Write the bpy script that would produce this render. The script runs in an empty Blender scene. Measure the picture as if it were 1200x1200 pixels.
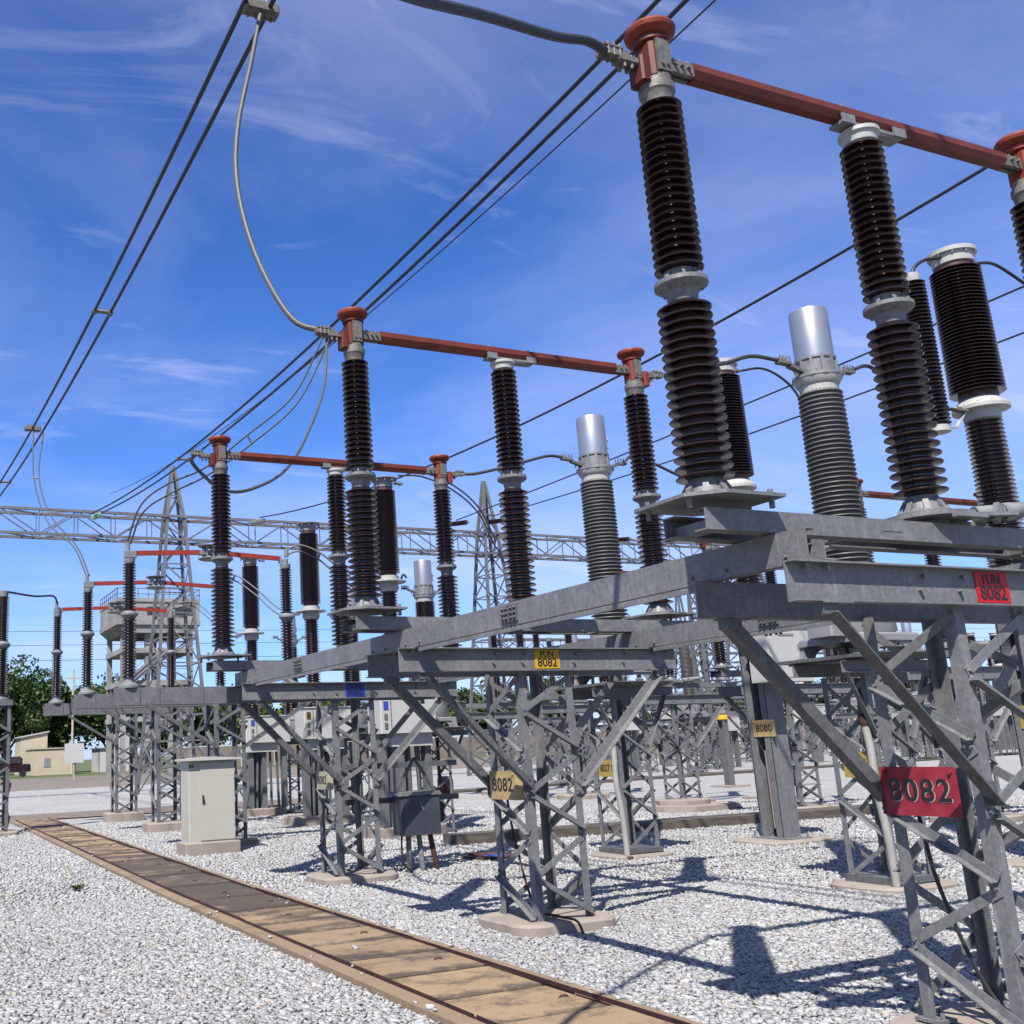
import bpy, bmesh, math, random
import numpy as np
from mathutils import Vector, Matrix
random.seed(7); RNG = np.random.default_rng(11)
scene = bpy.context.scene
COL = scene.collection
V = Vector
PI = math.pi
Z0 = 2.738          # top of the mounting plates of the front switches

# ------------------------------------------------------------------ materials
def new_mat(name):
    m = bpy.data.materials.new(name); m.use_nodes = True
    nt = m.node_tree; nt.nodes.clear()
    out = nt.nodes.new('ShaderNodeOutputMaterial'); b = nt.nodes.new('ShaderNodeBsdfPrincipled')
    nt.links.new(b.outputs[0], out.inputs[0])
    return m, nt, b
def ramp(nt, fac, stops):
    r = nt.nodes.new('ShaderNodeValToRGB'); e = r.color_ramp.elements
    while len(e) < len(stops): e.new(0.5)
    for el, (p, c) in zip(e, stops): el.position = p; el.color = (*c, 1)
    nt.links.new(fac, r.inputs[0]); return r.outputs[0]
def noise(nt, scale, detail=4, rough=.55, stretch=None, vec='pos'):
    n = nt.nodes.new('ShaderNodeTexNoise'); n.inputs['Scale'].default_value = scale
    n.inputs['Detail'].default_value = detail; n.inputs['Roughness'].default_value = rough
    g = nt.nodes.new('ShaderNodeNewGeometry'); src = g.outputs['Position']
    if stretch:
        mp = nt.nodes.new('ShaderNodeMapping'); mp.inputs['Scale'].default_value = stretch
        nt.links.new(src, mp.inputs[0]); src = mp.outputs[0]
    nt.links.new(src, n.inputs['Vector']); return n.outputs['Fac']
def mix(nt, fac, a, b, mode='MIX'):
    m = nt.nodes.new('ShaderNodeMix'); m.data_type = 'RGBA'; m.blend_type = mode
    for s, v in ((m.inputs[0], fac), (m.inputs[6], a), (m.inputs[7], b)):
        if isinstance(v, (int, float)): s.default_value = v
        elif isinstance(v, tuple): s.default_value = (*v, 1)
        else: nt.links.new(v, s)
    return m.outputs[2]
def bump(nt, b, h, strength=.3, dist=.01):
    n = nt.nodes.new('ShaderNodeBump'); n.inputs['Strength'].default_value = strength
    n.inputs['Distance'].default_value = dist
    nt.links.new(h, n.inputs['Height']); nt.links.new(n.outputs[0], b.inputs['Normal'])
def simple(name, c, rough=.5, metal=0., var=.18, scale=6., c2=None, bmp=0., coat=0., stretch=None):
    m, nt, b = new_mat(name)
    f = noise(nt, scale, 5, .6, stretch)
    lo = tuple(x*(1-var) for x in c); hi = c2 or tuple(min(1, x*(1+var)) for x in c)
    col = ramp(nt, f, [(.3, lo), (.7, hi)])
    nt.links.new(col, b.inputs['Base Color'])
    b.inputs['Roughness'].default_value = rough; b.inputs['Metallic'].default_value = metal
    b.inputs['Coat Weight'].default_value = coat
    if bmp: bump(nt, b, noise(nt, scale*8, 4), bmp, .004)
    return m
def steel_mat(name, base, streak=True):
    m, nt, b = new_mat(name)
    f1 = noise(nt, 3.2, 5, .6); f2 = noise(nt, 26, 4, .65)
    lo = tuple(x*.72 for x in base); hi = tuple(x*1.22 for x in base)
    c = ramp(nt, f1, [(.32, lo), (.68, hi)])
    c = mix(nt, .35, c, ramp(nt, f2, [(.35, lo), (.65, hi)]))
    if streak:                                                 # pale run marks down the zinc
        f3 = noise(nt, 1., 3, .6, (34, 34, 3.0))
        c = mix(nt, ramp(nt, f3, [(.58, (0, 0, 0)), (.78, (.55, .55, .55))]), c, (.33, .33, .335))
    vo = nt.nodes.new('ShaderNodeTexVoronoi'); vo.inputs['Scale'].default_value = 48; gg = nt.nodes.new('ShaderNodeNewGeometry'); nt.links.new(gg.outputs['Position'], vo.inputs['Vector'])
    sc = nt.nodes.new('ShaderNodeSeparateColor'); nt.links.new(vo.outputs['Color'], sc.inputs[0])
    c = mix(nt, 1., c, ramp(nt, sc.outputs[0], [(0, (.86,)*3), (1, (1.14,)*3)]), 'MULTIPLY')
    f6 = noise(nt, 5.5, 7, .75)
    c = mix(nt, ramp(nt, f6, [(.60, (0,)*3), (.72, (.5,)*3)]), c, (.31, .31, .315))
    f4 = noise(nt, 1.7, 6, .7)
    c = mix(nt, ramp(nt, f4, [(.62, (0, 0, 0)), (.8, (.55, .55, .55))]), c, (.10, .085, .07))
    nt.links.new(c, b.inputs['Base Color'])
    b.inputs['Metallic'].default_value = .1
    rr = ramp(nt, f2, [(.3, (.48,)*3), (.7, (.66,)*3)]); nt.links.new(rr, b.inputs['Roughness'])
    bump(nt, b, f2, .06, .003)
    return m
M = {}
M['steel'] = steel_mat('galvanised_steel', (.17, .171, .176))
M['steel_dark'] = steel_mat('weathered_shaded_steel', (.105, .106, .112))  # darker than the plain steel: shade on the knee braces put into the colour
M['steel_far'] = steel_mat('distant_steel', (.14, .142, .147), False)
M['alu'] = simple('cast_aluminium', (.21, .215, .22), .55, .2, .25, 14, bmp=.15)
M['cap_metal'] = simple('spun_aluminium', (.50, .50, .53), .36, .75, .06, 3)
M['dull'] = simple('dull_casting', (.16, .15, .135), .6, .3, .35, 30, bmp=.2)
M['porcelain'] = simple('brown_glazed_porcelain', (.015, .005, .0034), .14, 0, .3, 2.5, coat=.0)
M['porcelain2'] = simple('brown_porcelain_far', (.015, .005, .0035), .2, 0, .3, 2.5, coat=.1)
M['neck'] = simple('unglazed_porcelain_neck', (.07, .022, .018), .5, 0, .3, 8)
M['silicone'] = simple('grey_glazed_sheds', (.105, .102, .096), .45, 0, .16, 3)
M['white_flange'] = simple('white_painted_flange', (.42, .415, .39), .5, 0, .1, 9, bmp=.1)
M['white_box'] = simple('white_painted_sheet', (.47, .465, .435), .42, 0, .05, 2.2)
M['cream_box'] = simple('cream_painted_sheet', (.45, .435, .375), .42, 0, .05, 2.0)
M['grey_box'] = simple('slate_grey_sheet', (.055, .061, .08), .45, .2, .2, 4, bmp=.05)
M['tank'] = simple('light_grey_tank_paint', (.25, .25, .256), .45, .1, .12, 3)
M['white_pipe'] = simple('white_plastic_conduit', (.34, .33, .30), .5, 0, .15, 5)
M['black'] = simple('black_rubber', (.012, .012, .012), .5, 0, .2, 5)
M['cable'] = simple('aluminium_cable', (.05, .05, .047), .5, .4, .3, 60)
M['cable_light'] = simple('bright_aluminium_cable', (.085, .083, .076), .55, .2, .25, 60)
M['line'] = simple('dark_line_wire', (.022, .024, .028), .55, .3, .2, 20)
def red_mat():
    m, nt, b = new_mat('red_oxide_paint'); b.inputs['Specular IOR Level'].default_value = .22
    f = noise(nt, 5, 6, .65); f2 = noise(nt, 40, 4, .6)
    c = ramp(nt, f, [(.3, (.085, .017, .010)), (.7, (.145, .030, .018))])
    c = mix(nt, ramp(nt, f2, [(.6, (0,)*3), (.8, (.6,)*3)]), c, (.10, .03, .018))
    nt.links.new(c, b.inputs['Base Color']); b.inputs['Roughness'].default_value = .5
    bump(nt, b, f2, .08, .003); return m
M['red'] = red_mat()
M['orange'] = simple('orange_red_paint', (.205, .034, .016), .5, 0, .28, 14)
M['orange_far'] = simple('bright_red_arm_paint', (.28, .036, .022), .5, 0, .12, 4)
M['sign_red'] = simple('worn_red_enamel', (.27, .016, .034), .5, 0, .25, 7, c2=(.34, .035, .055))
M['sign_bright'] = simple('bright_red_vinyl', (.46, .008, .008), .4, 0, .06, 5)
M['sign_yellow'] = simple('yellow_vinyl', (.55, .33, .01), .4, 0, .06, 5)
M['sign_blue'] = simple('blue_vinyl', (.012, .03, .30), .4, 0, .08, 5)
M['sign_cream'] = simple('faded_cream_enamel', (.40, .29, .135), .5, 0, .18, 9)
M['sign_pale'] = simple('pale_faded_enamel', (.36, .33, .22), .5, 0, .18, 9)
M['sign_ochre'] = simple('ochre_enamel', (.38, .27, .055), .45, 0, .15, 9)
M['ink'] = simple('black_letter_paint', (.008, .008, .008), .5, 0, .1, 5)
M['rust'] = simple('rusty_iron', (.06, .021, .014), .8, .1, .5, 12, bmp=.4)
M['rail'] = simple('red_brown_angle_iron', (.045, .0135, .012), .65, .2, .5, 7, bmp=.2)
M['timber'] = simple('weathered_trench_timber', (.085, .07, .056), .85, 0, .45, 2.2, bmp=.5, stretch=(1, 9, 9))
M['glass_green'] = simple('green_glass_insulator', (.25, .42, .33), .15, 0, .1, 5)
M['yellow'] = simple('yellow_paint', (.75, .42, .02), .45, 0, .1, 5)
M['blue'] = simple('blue_paint', (.03, .07, .40), .45, 0, .1, 5)
M['car'] = simple('shade_darkened_car_paint', (.03, .008, .008), .3, .2, .1, 3)  # red car with the carport's shade mixed into its paint
M['letter_edge'] = simple('pale_letter_edge', (.42, .36, .28), .5, 0, .2, 9)
M['redbarrel'] = simple('red_paint', (.15, .012, .018), .45, 0, .1, 5)
M['wall_cream'] = simple('cream_render', (.50, .43, .31), .8, 0, .08, 1.2)
M['wall_white'] = simple('white_render', (.48, .475, .455), .8, 0, .05, 1.2)
M['wall_block'] = simple('pinkish_block_wall', (.20, .165, .14), .9, 0, .22, .8)
M['concrete_b'] = simple('stained_building_concrete', (.27, .262, .25), .9, 0, .4, .45)
M['dark_open'] = simple('dark_opening', (.03, .03, .035), .5, 0, .2, 2)
M['bark'] = simple('bark', (.09, .065, .045), .9, 0, .4, 6, bmp=.5)
def leaf_mat(name, a, b_):
    m, nt, b = new_mat(name)
    at = nt.nodes.new('ShaderNodeAttribute'); at.attribute_name = 'Col'
    c = ramp(nt, at.outputs['Fac'], [(0, a), (1, b_)])
    nt.links.new(c, b.inputs['Base Color']); b.inputs['Roughness'].default_value = .6
    tr = nt.nodes.new('ShaderNodeBsdfTranslucent'); nt.links.new(c, tr.inputs[0])
    ms = nt.nodes.new('ShaderNodeMixShader'); ms.inputs[0].default_value = .25
    out = [n for n in nt.nodes if n.type == 'OUTPUT_MATERIAL'][0]
    nt.links.new(b.outputs[0], ms.inputs[1]); nt.links.new(tr.outputs[0], ms.inputs[2]); nt.links.new(ms.outputs[0], out.inputs[0])
    return m
M['leaf'] = leaf_mat('tree_foliage', (.018, .046, .009), (.085, .15, .025))
M['leaf2'] = leaf_mat('bright_foliage', (.03, .065, .011), (.14, .18, .035))
def concrete_mat(name, a, b_, dark, sc=3.):
    m, nt, b = new_mat(name)
    f = noise(nt, sc, 6, .65); f2 = noise(nt, sc*22, 4, .7); f3 = noise(nt, .42, 5, .72, (1, 1.6, 1))
    c = ramp(nt, f, [(.3, a), (.7, b_)])
    c = mix(nt, .35, c, ramp(nt, f2, [(.3, tuple(x*.55 for x in a)), (.7, b_)]))
    c = mix(nt, ramp(nt, f3, [(.52, (0,)*3), (.66, (.8,)*3)]), c, dark)
    nt.links.new(c, b.inputs['Base Color']); b.inputs['Roughness'].default_value = .9
    bump(nt, b, f2, .35, .006); return m
M['pad'] = concrete_mat('footing_concrete', (.27, .222, .185), (.36, .305, .26), (.205, .17, .145))
M['kerb'] = concrete_mat('walkway_edge_concrete', (.21, .145, .088), (.29, .21, .13), (.11, .083, .056))
M['path'] = concrete_mat('service_path_concrete', (.145, .115, .088), (.21, .165, .128), (.08, .064, .052), 1.5)
def slab_mat():
    m, nt, b = new_mat('trench_slab_concrete')
    oi = nt.nodes.new('ShaderNodeObjectInfo')
    f = noise(nt, 2.3, 6, .65); f2 = noise(nt, 85, 5, .75); f3 = noise(nt, 1.25, 7, .72, (1.0, 1.5, 1))
    c = ramp(nt, f, [(.3, (.275, .185, .102)), (.7, (.375, .27, .16))])
    c = mix(nt, .55, c, ramp(nt, f2, [(.32, (.10, .07, .042)), (.52, (.27, .19, .112)), (.72, (.37, .28, .18))]))
    tone = ramp(nt, oi.outputs['Random'], [(0, (.74, .74, .75)), (.5, (1., .98, .95)), (1, (1.12, 1.08, 1.0))])
    c = mix(nt, 1., c, tone, 'MULTIPLY')
    def mr(src, a0, a1, b0, b1):
        n = nt.nodes.new('ShaderNodeMapRange'); nt.links.new(src, n.inputs[0])
        for i, v in zip((1, 2, 3, 4), (a0, a1, b0, b1)): n.inputs[i].default_value = v
        return n.outputs[0]
    def ma(op, p, q):
        n = nt.nodes.new('ShaderNodeMath'); n.operation = op
        for i, v in enumerate((p, q)):
            if isinstance(v, (int, float)): n.inputs[i].default_value = v
            else: nt.links.new(v, n.inputs[i])
        return n.outputs[0]
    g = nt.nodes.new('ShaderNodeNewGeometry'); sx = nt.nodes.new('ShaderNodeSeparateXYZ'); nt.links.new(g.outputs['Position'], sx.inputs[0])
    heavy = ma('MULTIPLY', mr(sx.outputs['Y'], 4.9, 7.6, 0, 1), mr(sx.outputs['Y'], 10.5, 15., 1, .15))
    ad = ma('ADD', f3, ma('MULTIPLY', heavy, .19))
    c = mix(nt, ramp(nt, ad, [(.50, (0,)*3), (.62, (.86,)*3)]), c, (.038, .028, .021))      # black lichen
    tc = nt.nodes.new('ShaderNodeTexCoord'); so = nt.nodes.new('ShaderNodeSeparateXYZ'); nt.links.new(tc.outputs['Object'], so.inputs[0])
    fe = noise(nt, 7, 5, .7)
    e = ma('ADD', mr(so.outputs['Y'], .0, .16, .34, 0), ma('SUBTRACT', fe, .5))
    c = mix(nt, ramp(nt, e, [(.06, (0,)*3), (.27, (.85,)*3)]), c, (.045, .036, .029))         # grime creeping from the joint
    f5 = noise(nt, 1.6, 7, .75)
    c = mix(nt, ramp(nt, f5, [(.62, (0,)*3), (.70, (.6,)*3)]), c, (.26, .245, .22))
    nt.links.new(c, b.inputs['Base Color']); b.inputs['Roughness'].default_value = .92
    bump(nt, b, f2, .5, .006); return m
M['slab'] = slab_mat()
def gravel_mat():
    m, nt, b = new_mat('white_limestone_gravel')
    g = nt.nodes.new('ShaderNodeNewGeometry')
    vo = nt.nodes.new('ShaderNodeTexVoronoi'); vo.inputs['Scale'].default_value = 17
    nt.links.new(g.outputs['Position'], vo.inputs['Vector'])
    hs = nt.nodes.new('ShaderNodeSeparateColor'); nt.links.new(vo.outputs['Color'], hs.inputs[0])
    c = ramp(nt, hs.outputs[0], [(0, (.22, .22, .225)), (.25, (.295, .295, .297)), (.7, (.35, .345, .336)), (1, (.42, .415, .405))])
    big = noise(nt, .35, 4, .6)
    c = mix(nt, 1., c, ramp(nt, big, [(.3, (.88, .87, .85)), (.7, (1.06, 1.05, 1.04))]), 'MULTIPLY')
    nt.links.new(c, b.inputs['Base Color']); b.inputs['Roughness'].default_value = .9
    mm = nt.nodes.new('ShaderNodeMath'); mm.operation = 'MULTIPLY'; mm.inputs[1].default_value = -1
    nt.links.new(vo.outputs['Distance'], mm.inputs[0]); bump(nt, b, mm.outputs[0], .8, .03)
    return m
M['gravel'] = gravel_mat()
def stone_mat():
    m, nt, b = new_mat('crushed_limestone')
    at = nt.nodes.new('ShaderNodeAttribute'); at.attribute_name = 'Col'
    f = noise(nt, 55, 4, .65)
    c = mix(nt, .55, at.outputs['Color'], ramp(nt, f, [(.3, (.72,)*3), (.7, (1.15,)*3)]), 'MULTIPLY')
    nt.links.new(c, b.inputs['Base Color']); b.inputs['Roughness'].default_value = .85
    return m
M['stone'] = stone_mat()
def grass_mat():
    m, nt, b = new_mat('lawn')
    f = noise(nt, .5, 6, .7); f2 = noise(nt, 9, 4, .7)
    c = mix(nt, .5, ramp(nt, f, [(.3, (.05, .07, .015)), (.7, (.11, .13, .034))]), ramp(nt, f2, [(.3, (.035, .055, .014)), (.7, (.115, .135, .04))]))
    nt.links.new(c, b.inputs['Base Color']); b.inputs['Roughness'].default_value = .95; bump(nt, b, f2, .8, .05); return m
M['grass'] = grass_mat()
M['road'] = simple('dusty_asphalt', (.165, .14, .115), .9, 0, .25, .6, bmp=.2)

# one common calibration of all the base colours to the exposure used below
K = .66
for _n in ('orange', 'orange_far', 'sign_red', 'sign_bright', 'sign_yellow', 'sign_cream'):
    [n for n in M[_n].node_tree.nodes if n.type == 'BSDF_PRINCIPLED'][0].inputs['Specular IOR Level'].default_value = .25
for _m in M.values():
    _nt = _m.node_tree
    _b = [n for n in _nt.nodes if n.type == 'BSDF_PRINCIPLED'][0]; _src = _b.inputs['Base Color'].links[0].from_socket
    _o = mix(_nt, 1., _src, (K, K, K), 'MULTIPLY')
    for _l in [l for l in _nt.links if l.from_socket == _src and l.to_node != _o.node]: _nt.links.new(_o, _l.to_socket)

# ------------------------------------------------------------------ mesh helpers
class MB:
    def __init__(s): s.v = []; s.f = []; s.m = []
    def add(s, vs, fs, mi=0):
        o = len(s.v); s.v += [tuple(v) for v in vs]; s.f += [tuple(i+o for i in f) for f in fs]; s.m += [mi]*len(fs); return s
    def sect(s, poly, p0, p1, ax, ay, mi=0):                   # extrude a 2-D section from p0 to p1
        p0, p1, ax, ay = V(p0), V(p1), V(ax), V(ay); n = len(poly)
        vs = [p0+ax*x+ay*y for x, y in poly]+[p1+ax*x+ay*y for x, y in poly]
        fs = [(i, (i+1) % n, n+(i+1) % n, n+i) for i in range(n)]+[tuple(range(n))[::-1], tuple(range(n, 2*n))]
        if (p1-p0).dot(ax.cross(ay)) < 0: fs = [f[::-1] for f in fs]
        return s.add(vs, fs, mi)
    def box(s, a, b, mi=0, ch=0.):
        (x0, y0, z0), (x1, y1, z1) = [tuple(min(p, q) for p, q in zip(a, b)), tuple(max(p, q) for p, q in zip(a, b))]
        if not ch: return s.sect([(x0, y0), (x1, y0), (x1, y1), (x0, y1)], (0, 0, z0), (0, 0, z1), (1, 0, 0), (0, 1, 0), mi)
        c = ch; o = [(x0+c, y0), (x1-c, y0), (x1, y0+c), (x1, y1-c), (x1-c, y1), (x0+c, y1), (x0, y1-c), (x0, y0+c)]
        i = [(x0+c, y0+c*.4), (x1-c, y0+c*.4), (x1-c*.4, y0+c), (x1-c*.4, y1-c), (x1-c, y1-c*.4), (x0+c, y1-c*.4), (x0+c*.4, y1-c), (x0+c*.4, y0+c)]
        i = [((x-(x0+x1)/2)*(1-c*1.2/(x1-x0))+(x0+x1)/2, (y-(y0+y1)/2)*(1-c*1.2/(y1-y0))+(y0+y1)/2) for x, y in o]
        vs = [(x, y, z0) for x, y in o]+[(x, y, z1-c*.6) for x, y in o]+[(x, y, z1) for x, y in i]
        fs = [tuple(range(8))[::-1], tuple(range(16, 24))]
        for k in range(8):
            j = (k+1) % 8; fs += [(k, j, 8+j, 8+k), (8+k, 8+j, 16+j, 16+k)]
        return s.add(vs, fs, mi)
    def bar(s, p0, p1, w, h, up=(0, 0, 1), mi=0):
        p0, p1 = V(p0), V(p1); d = (p1-p0).normalized(); up = V(up)
        a = d.cross(up)
        if a.length < 1e-4: a = d.cross(V((1, 0, 0)))
        a.normalize(); b = a.cross(d).normalized()
        return s.sect([(-w/2, -h/2), (w/2, -h/2), (w/2, h/2), (-w/2, h/2)], p0, p1, a, b, mi)
    def angle(s, p0, p1, w, t, n1, n2, mi=0):                   # L section, legs along n1 and n2
        d = (V(p1)-V(p0)).normalized(); n1 = V(n1); n1 = (n1-d*n1.dot(d)).normalized(); n2 = V(n2); n2 = n2-d*n2.dot(d); n2 = (n2-n1*n2.dot(n1)).normalized()
        return s.sect([(0, 0), (w, 0), (w, t), (t, t), (t, w), (0, w)], p0, p1, n1, n2, mi)
    def chan(s, p0, p1, h, fl, t, up, out, mi=0):               # C section: web height h along up, flanges toward out
        return s.sect([(0, 0), (h, 0), (h, fl), (h-t, fl), (h-t, t), (t, t), (t, fl), (0, fl)], p0, p1, up, out, mi)
    def lathe(s, prof, o=(0, 0, 0), seg=24, mi=0, axis='Z'):
        n = len(prof); vs = []; fs = []; o = V(o)
        for r, z in prof:
            for k in range(seg):
                a = 2*PI*k/seg; p = V((r*math.cos(a), r*math.sin(a), z))
                if axis == 'X': p = V((p.z, p.x, p.y))
                if axis == 'Y': p = V((p.y, p.z, p.x))
                vs.append(o+p)
        for i in range(n-1):
            for k in range(seg):
                j = (k+1) % seg; fs.append((i*seg+k, i*seg+j, (i+1)*seg+j, (i+1)*seg+k))
        fs += [tuple(range(seg))[::-1], tuple((n-1)*seg+k for k in range(seg))]
        return s.add(vs, fs, mi)
    def cyl(s, p0, p1, r, seg=10, mi=0): return s.tube([p0, p1], r, seg, mi)
    def tube(s, pts, r, seg=8, mi=0):
        pts = [V(p) for p in pts]; n = len(pts); vs = []; fs = []
        d = (pts[1]-pts[0]).normalized(); a = d.cross(V((0, 0, 1)))
        if a.length < 1e-3: a = d.cross(V((1, 0, 0)))
        a.normalize()
        for i, p in enumerate(pts):
            d = (pts[min(i+1, n-1)]-pts[max(i-1, 0)]).normalized()
            a = (a-d*a.dot(d)).normalized(); b = d.cross(a)
            rr = r[i] if isinstance(r, (list, tuple)) else r
            for k in range(seg):
                t = 2*PI*k/seg; vs.append(p+a*(rr*math.cos(t))+b*(rr*math.sin(t)))
        for i in range(n-1):
            for k in range(seg):
                j = (k+1) % seg; fs.append((i*seg+k, i*seg+j, (i+1)*seg+j, (i+1)*seg+k))
        fs += [tuple(range(seg))[::-1], tuple((n-1)*seg+k for k in range(seg))]
        return s.add(vs, fs, mi)
    def torus(s, o, R_, r, seg=32, ms=10, mi=0):
        vs = []; fs = []
        for i in range(seg):
            a = 2*PI*i/seg
            for k in range(ms):
                t = 2*PI*k/ms; q = R_+r*math.cos(t)
                vs.append((o[0]+q*math.cos(a), o[1]+q*math.sin(a), o[2]+r*math.sin(t)))
        for i in range(seg):
            for k in range(ms):
                fs.append((i*ms+k, ((i+1) % seg)*ms+k, ((i+1) % seg)*ms+(k+1) % ms, i*ms+(k+1) % ms))
        return s.add(vs, fs, mi)
    def bolt(s, p, n, r=.014, l=.022, mi=0):
        p = V(p); n = V(n).normalized(); return s.tube([p-n*.006, p+n*l], r, 6, mi)
    def build(s, name, mat, parent=None, loc=None, smooth=True):
        me = bpy.data.meshes.new(name); me.from_pydata(s.v, [], s.f)
        mats = mat if isinstance(mat, (list, tuple)) else [mat]
        for m in mats: me.materials.append(m)
        if len(mats) > 1: me.polygons.foreach_set('material_index', s.m)
        if smooth:
            me.polygons.foreach_set('use_smooth', [True]*len(me.polygons)); me.set_sharp_from_angle(angle=math.radians(34))
        me.update()
        o = bpy.data.objects.new(name, me); COL.objects.link(o)
        if parent: o.parent = parent
        if loc: o.location = loc
        return o
def tag(o, label=None, cat=None, group=None, kind=None):
    if label: o['label'] = label
    if cat: o['category'] = cat
    if group: o['group'] = group
    if kind: o['kind'] = kind
    return o
def empty(name, loc=(0, 0, 0), rz=0.):
    o = bpy.data.objects.new(name, None); COL.objects.link(o); o.location = loc; o.rotation_euler = (0, 0, rz); o.empty_display_size = .2; return o
def kids(o): return [c for c in bpy.data.objects if c.parent == o]
KIDS = {}
def copy_tree(o, parent=None, loc=None, skip=()):
    c = o.copy(); COL.objects.link(c)
    if parent: c.parent = parent
    if loc is not None: c.location = loc
    for ch in kids(o):
        if ch.name.split('.')[0] in skip: continue
        copy_tree(ch, c, None, skip)
    return c
def merge_tree(o, name):                                       # one plain mesh of a far copy too small to show its parts
    bpy.context.view_layer.update()
    bm = bmesh.new(); mats = []
    inv = o.matrix_world.inverted()
    def rec(x):
        if x.type == 'MESH':
            t = x.data.copy(); t.transform(inv @ x.matrix_world)
            idx = []
            for m in x.data.materials:
                if m not in mats: mats.append(m)
                idx.append(mats.index(m))
            mi = np.zeros(len(t.polygons), dtype=np.int32); t.polygons.foreach_get('material_index', mi)
            t.polygons.foreach_set('material_index', np.array(idx, dtype=np.int32)[mi]); bm.from_mesh(t); bpy.data.meshes.remove(t)
        for ch in kids(x): rec(ch)
    rec(o)
    me = bpy.data.meshes.new(name); bm.to_mesh(me); bm.free()
    for m in mats: me.materials.append(m)
    return me
def from_mesh(me, name, loc, rz=0.):
    o = bpy.data.objects.new(name, me); COL.objects.link(o); o.location = loc; o.rotation_euler = (0, 0, rz); return o
def sheds(z0, z1, n, rc, rs, rs2=None):
    p = (z1-z0)/n; pr = [(rc, z0)]
    for i in range(n):
        z = z0+i*p; r = rs+((rs2 or rs)-rs)*i/max(1, n-1)
        pr += [(rc, z+.12*p), (r-.006, z+.20*p), (r, z+.30*p), (r-.003, z+.40*p), (rc+(r-rc)*.35, z+.66*p), (rc, z+.82*p)]
    pr.append((rc, z1)); return pr
def curve_pts(pts, n=10):                                       # Catmull-Rom through points
    P = [V(p) for p in pts]; P = [P[0]*2-P[1]]+P+[P[-1]*2-P[-2]]; out = []
    for i in range(1, len(P)-2):
        for k in range(n):
            t = k/n; a, b, c, d = P[i-1:i+3]
            out.append(.5*((2*b)+(c-a)*t+(2*a-5*b+4*c-d)*t*t+(3*b-a-3*c+d)*t**3))
    out.append(P[-2]); return out
_txt = {}
def text_mesh(s, size, depth=.0012, space=1.0):
    k = (s, size, space)
    if k not in _txt:
        cu = bpy.data.curves.new('t', 'FONT'); cu.body = s; cu.size = size; cu.align_x = 'CENTER'; cu.align_y = 'CENTER'
        cu.extrude = depth; cu.space_character = space; cu.offset = size*.012
        ob = bpy.data.objects.new('t', cu); COL.objects.link(ob)
        dg = bpy.context.evaluated_depsgraph_get(); me = bpy.data.meshes.new_from_object(ob.evaluated_get(dg))
        bpy.data.objects.remove(ob); bpy.data.curves.remove(cu); me.name = 'lettering'; _txt[k] = me
    return _txt[k]

# ------------------------------------------------------------------ ground and paths
def sheet(name, pts, z, mat, kind='structure'):
    m = MB(); m.add([(x, y, z) for x, y in pts], [tuple(range(len(pts)))]); o = m.build(name, mat, smooth=False); o['kind'] = kind; return o
sheet('terrain', [(-900, -300), (1200, -300), (1200, 1500), (-900, 1500)], -.02, M['grass'])
sheet('gravel', [(-60, -30), (190, -30), (190, 56), (-60, 56)], 0., M['gravel'])
sheet('road', [(-150, 56.5), (190, 56.5), (190, 88), (-150, 88)], -.008, M['road'])
sheet('service_path', [(-30, 25.6), (9.5, 25.6), (9.5, 28.8), (-30, 28.8)], .03, M['path'])
k = MB(); k.box((-60, 56.05, -.05), (190, 56.35, .1)); k.build('kerb', M['pad'])['kind'] = 'structure'
k = MB(); k.box((-150, 88.05, -.05), (190, 88.4, .12)); k.build('kerb', M['yellow'] if False else M['pad'])['kind'] = 'structure'

# walkway of trench slabs: edge strips, rusty angle rails, loose slabs
def wx(y):                                                     # slight drift of the walkway's line
    return 0.0 if y < 8 else (y-8)*.018
def strip(name, a, b, z0, z1, mat):
    m = MB(); ys = [-6+i*1.0 for i in range(32)]+[25.58]
    for y0, y1 in zip(ys[:-1], ys[1:]):
        vs = [(a+wx(y0), y0, z0), (b+wx(y0), y0, z0), (b+wx(y1), y1, z0), (a+wx(y1), y1, z0), (a+wx(y0), y0, z1), (b+wx(y0), y0, z1), (b+wx(y1), y1, z1), (a+wx(y1), y1, z1)]
        m.add(vs, [(4, 5, 6, 7), (0, 4, 7, 3), (1, 2, 6, 5), (0, 1, 5, 4)])
    return m.build(name, mat)
L0, R0 = -.78, .34
tag(strip('edge_strip', L0, L0+.135, -.05, .052, M['kerb']), kind='structure')
tag(strip('edge_strip', R0-.10, R0, -.05, .052, M['kerb']), kind='structure')
def rail(x0, name_label):
    root = empty('edge_rail', (x0, -6, .05))
    ys = [-6.0]
    while ys[-1] < 25: ys.append(min(25.5, ys[-1]+random.uniform(1.6, 2.6)))
    for i, (y0, y1) in enumerate(zip(ys[:-1], ys[1:])):
        m = MB(); dx = random.uniform(-.006, .006); dz = random.uniform(-.004, .008)
        m.angle((x0+wx(y0)+dx, y0+.01, .05+dz), (x0+wx(y1)-dx, y1-.01, .05+dz*.3), .026, .006, (1, 0, 0), (0, 0, 1))
        o = m.build('angle_iron', M['rail'], root); o.location = (-x0, 6, -.05)
    tag(root, name_label, 'rail')
rail(L0+.138, 'rusty angle iron edging along the left side of the slab walkway')
rail(R0-.138, 'rusty angle iron edging along the right side of the slab walkway')
y = -5.5; i = 0
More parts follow.
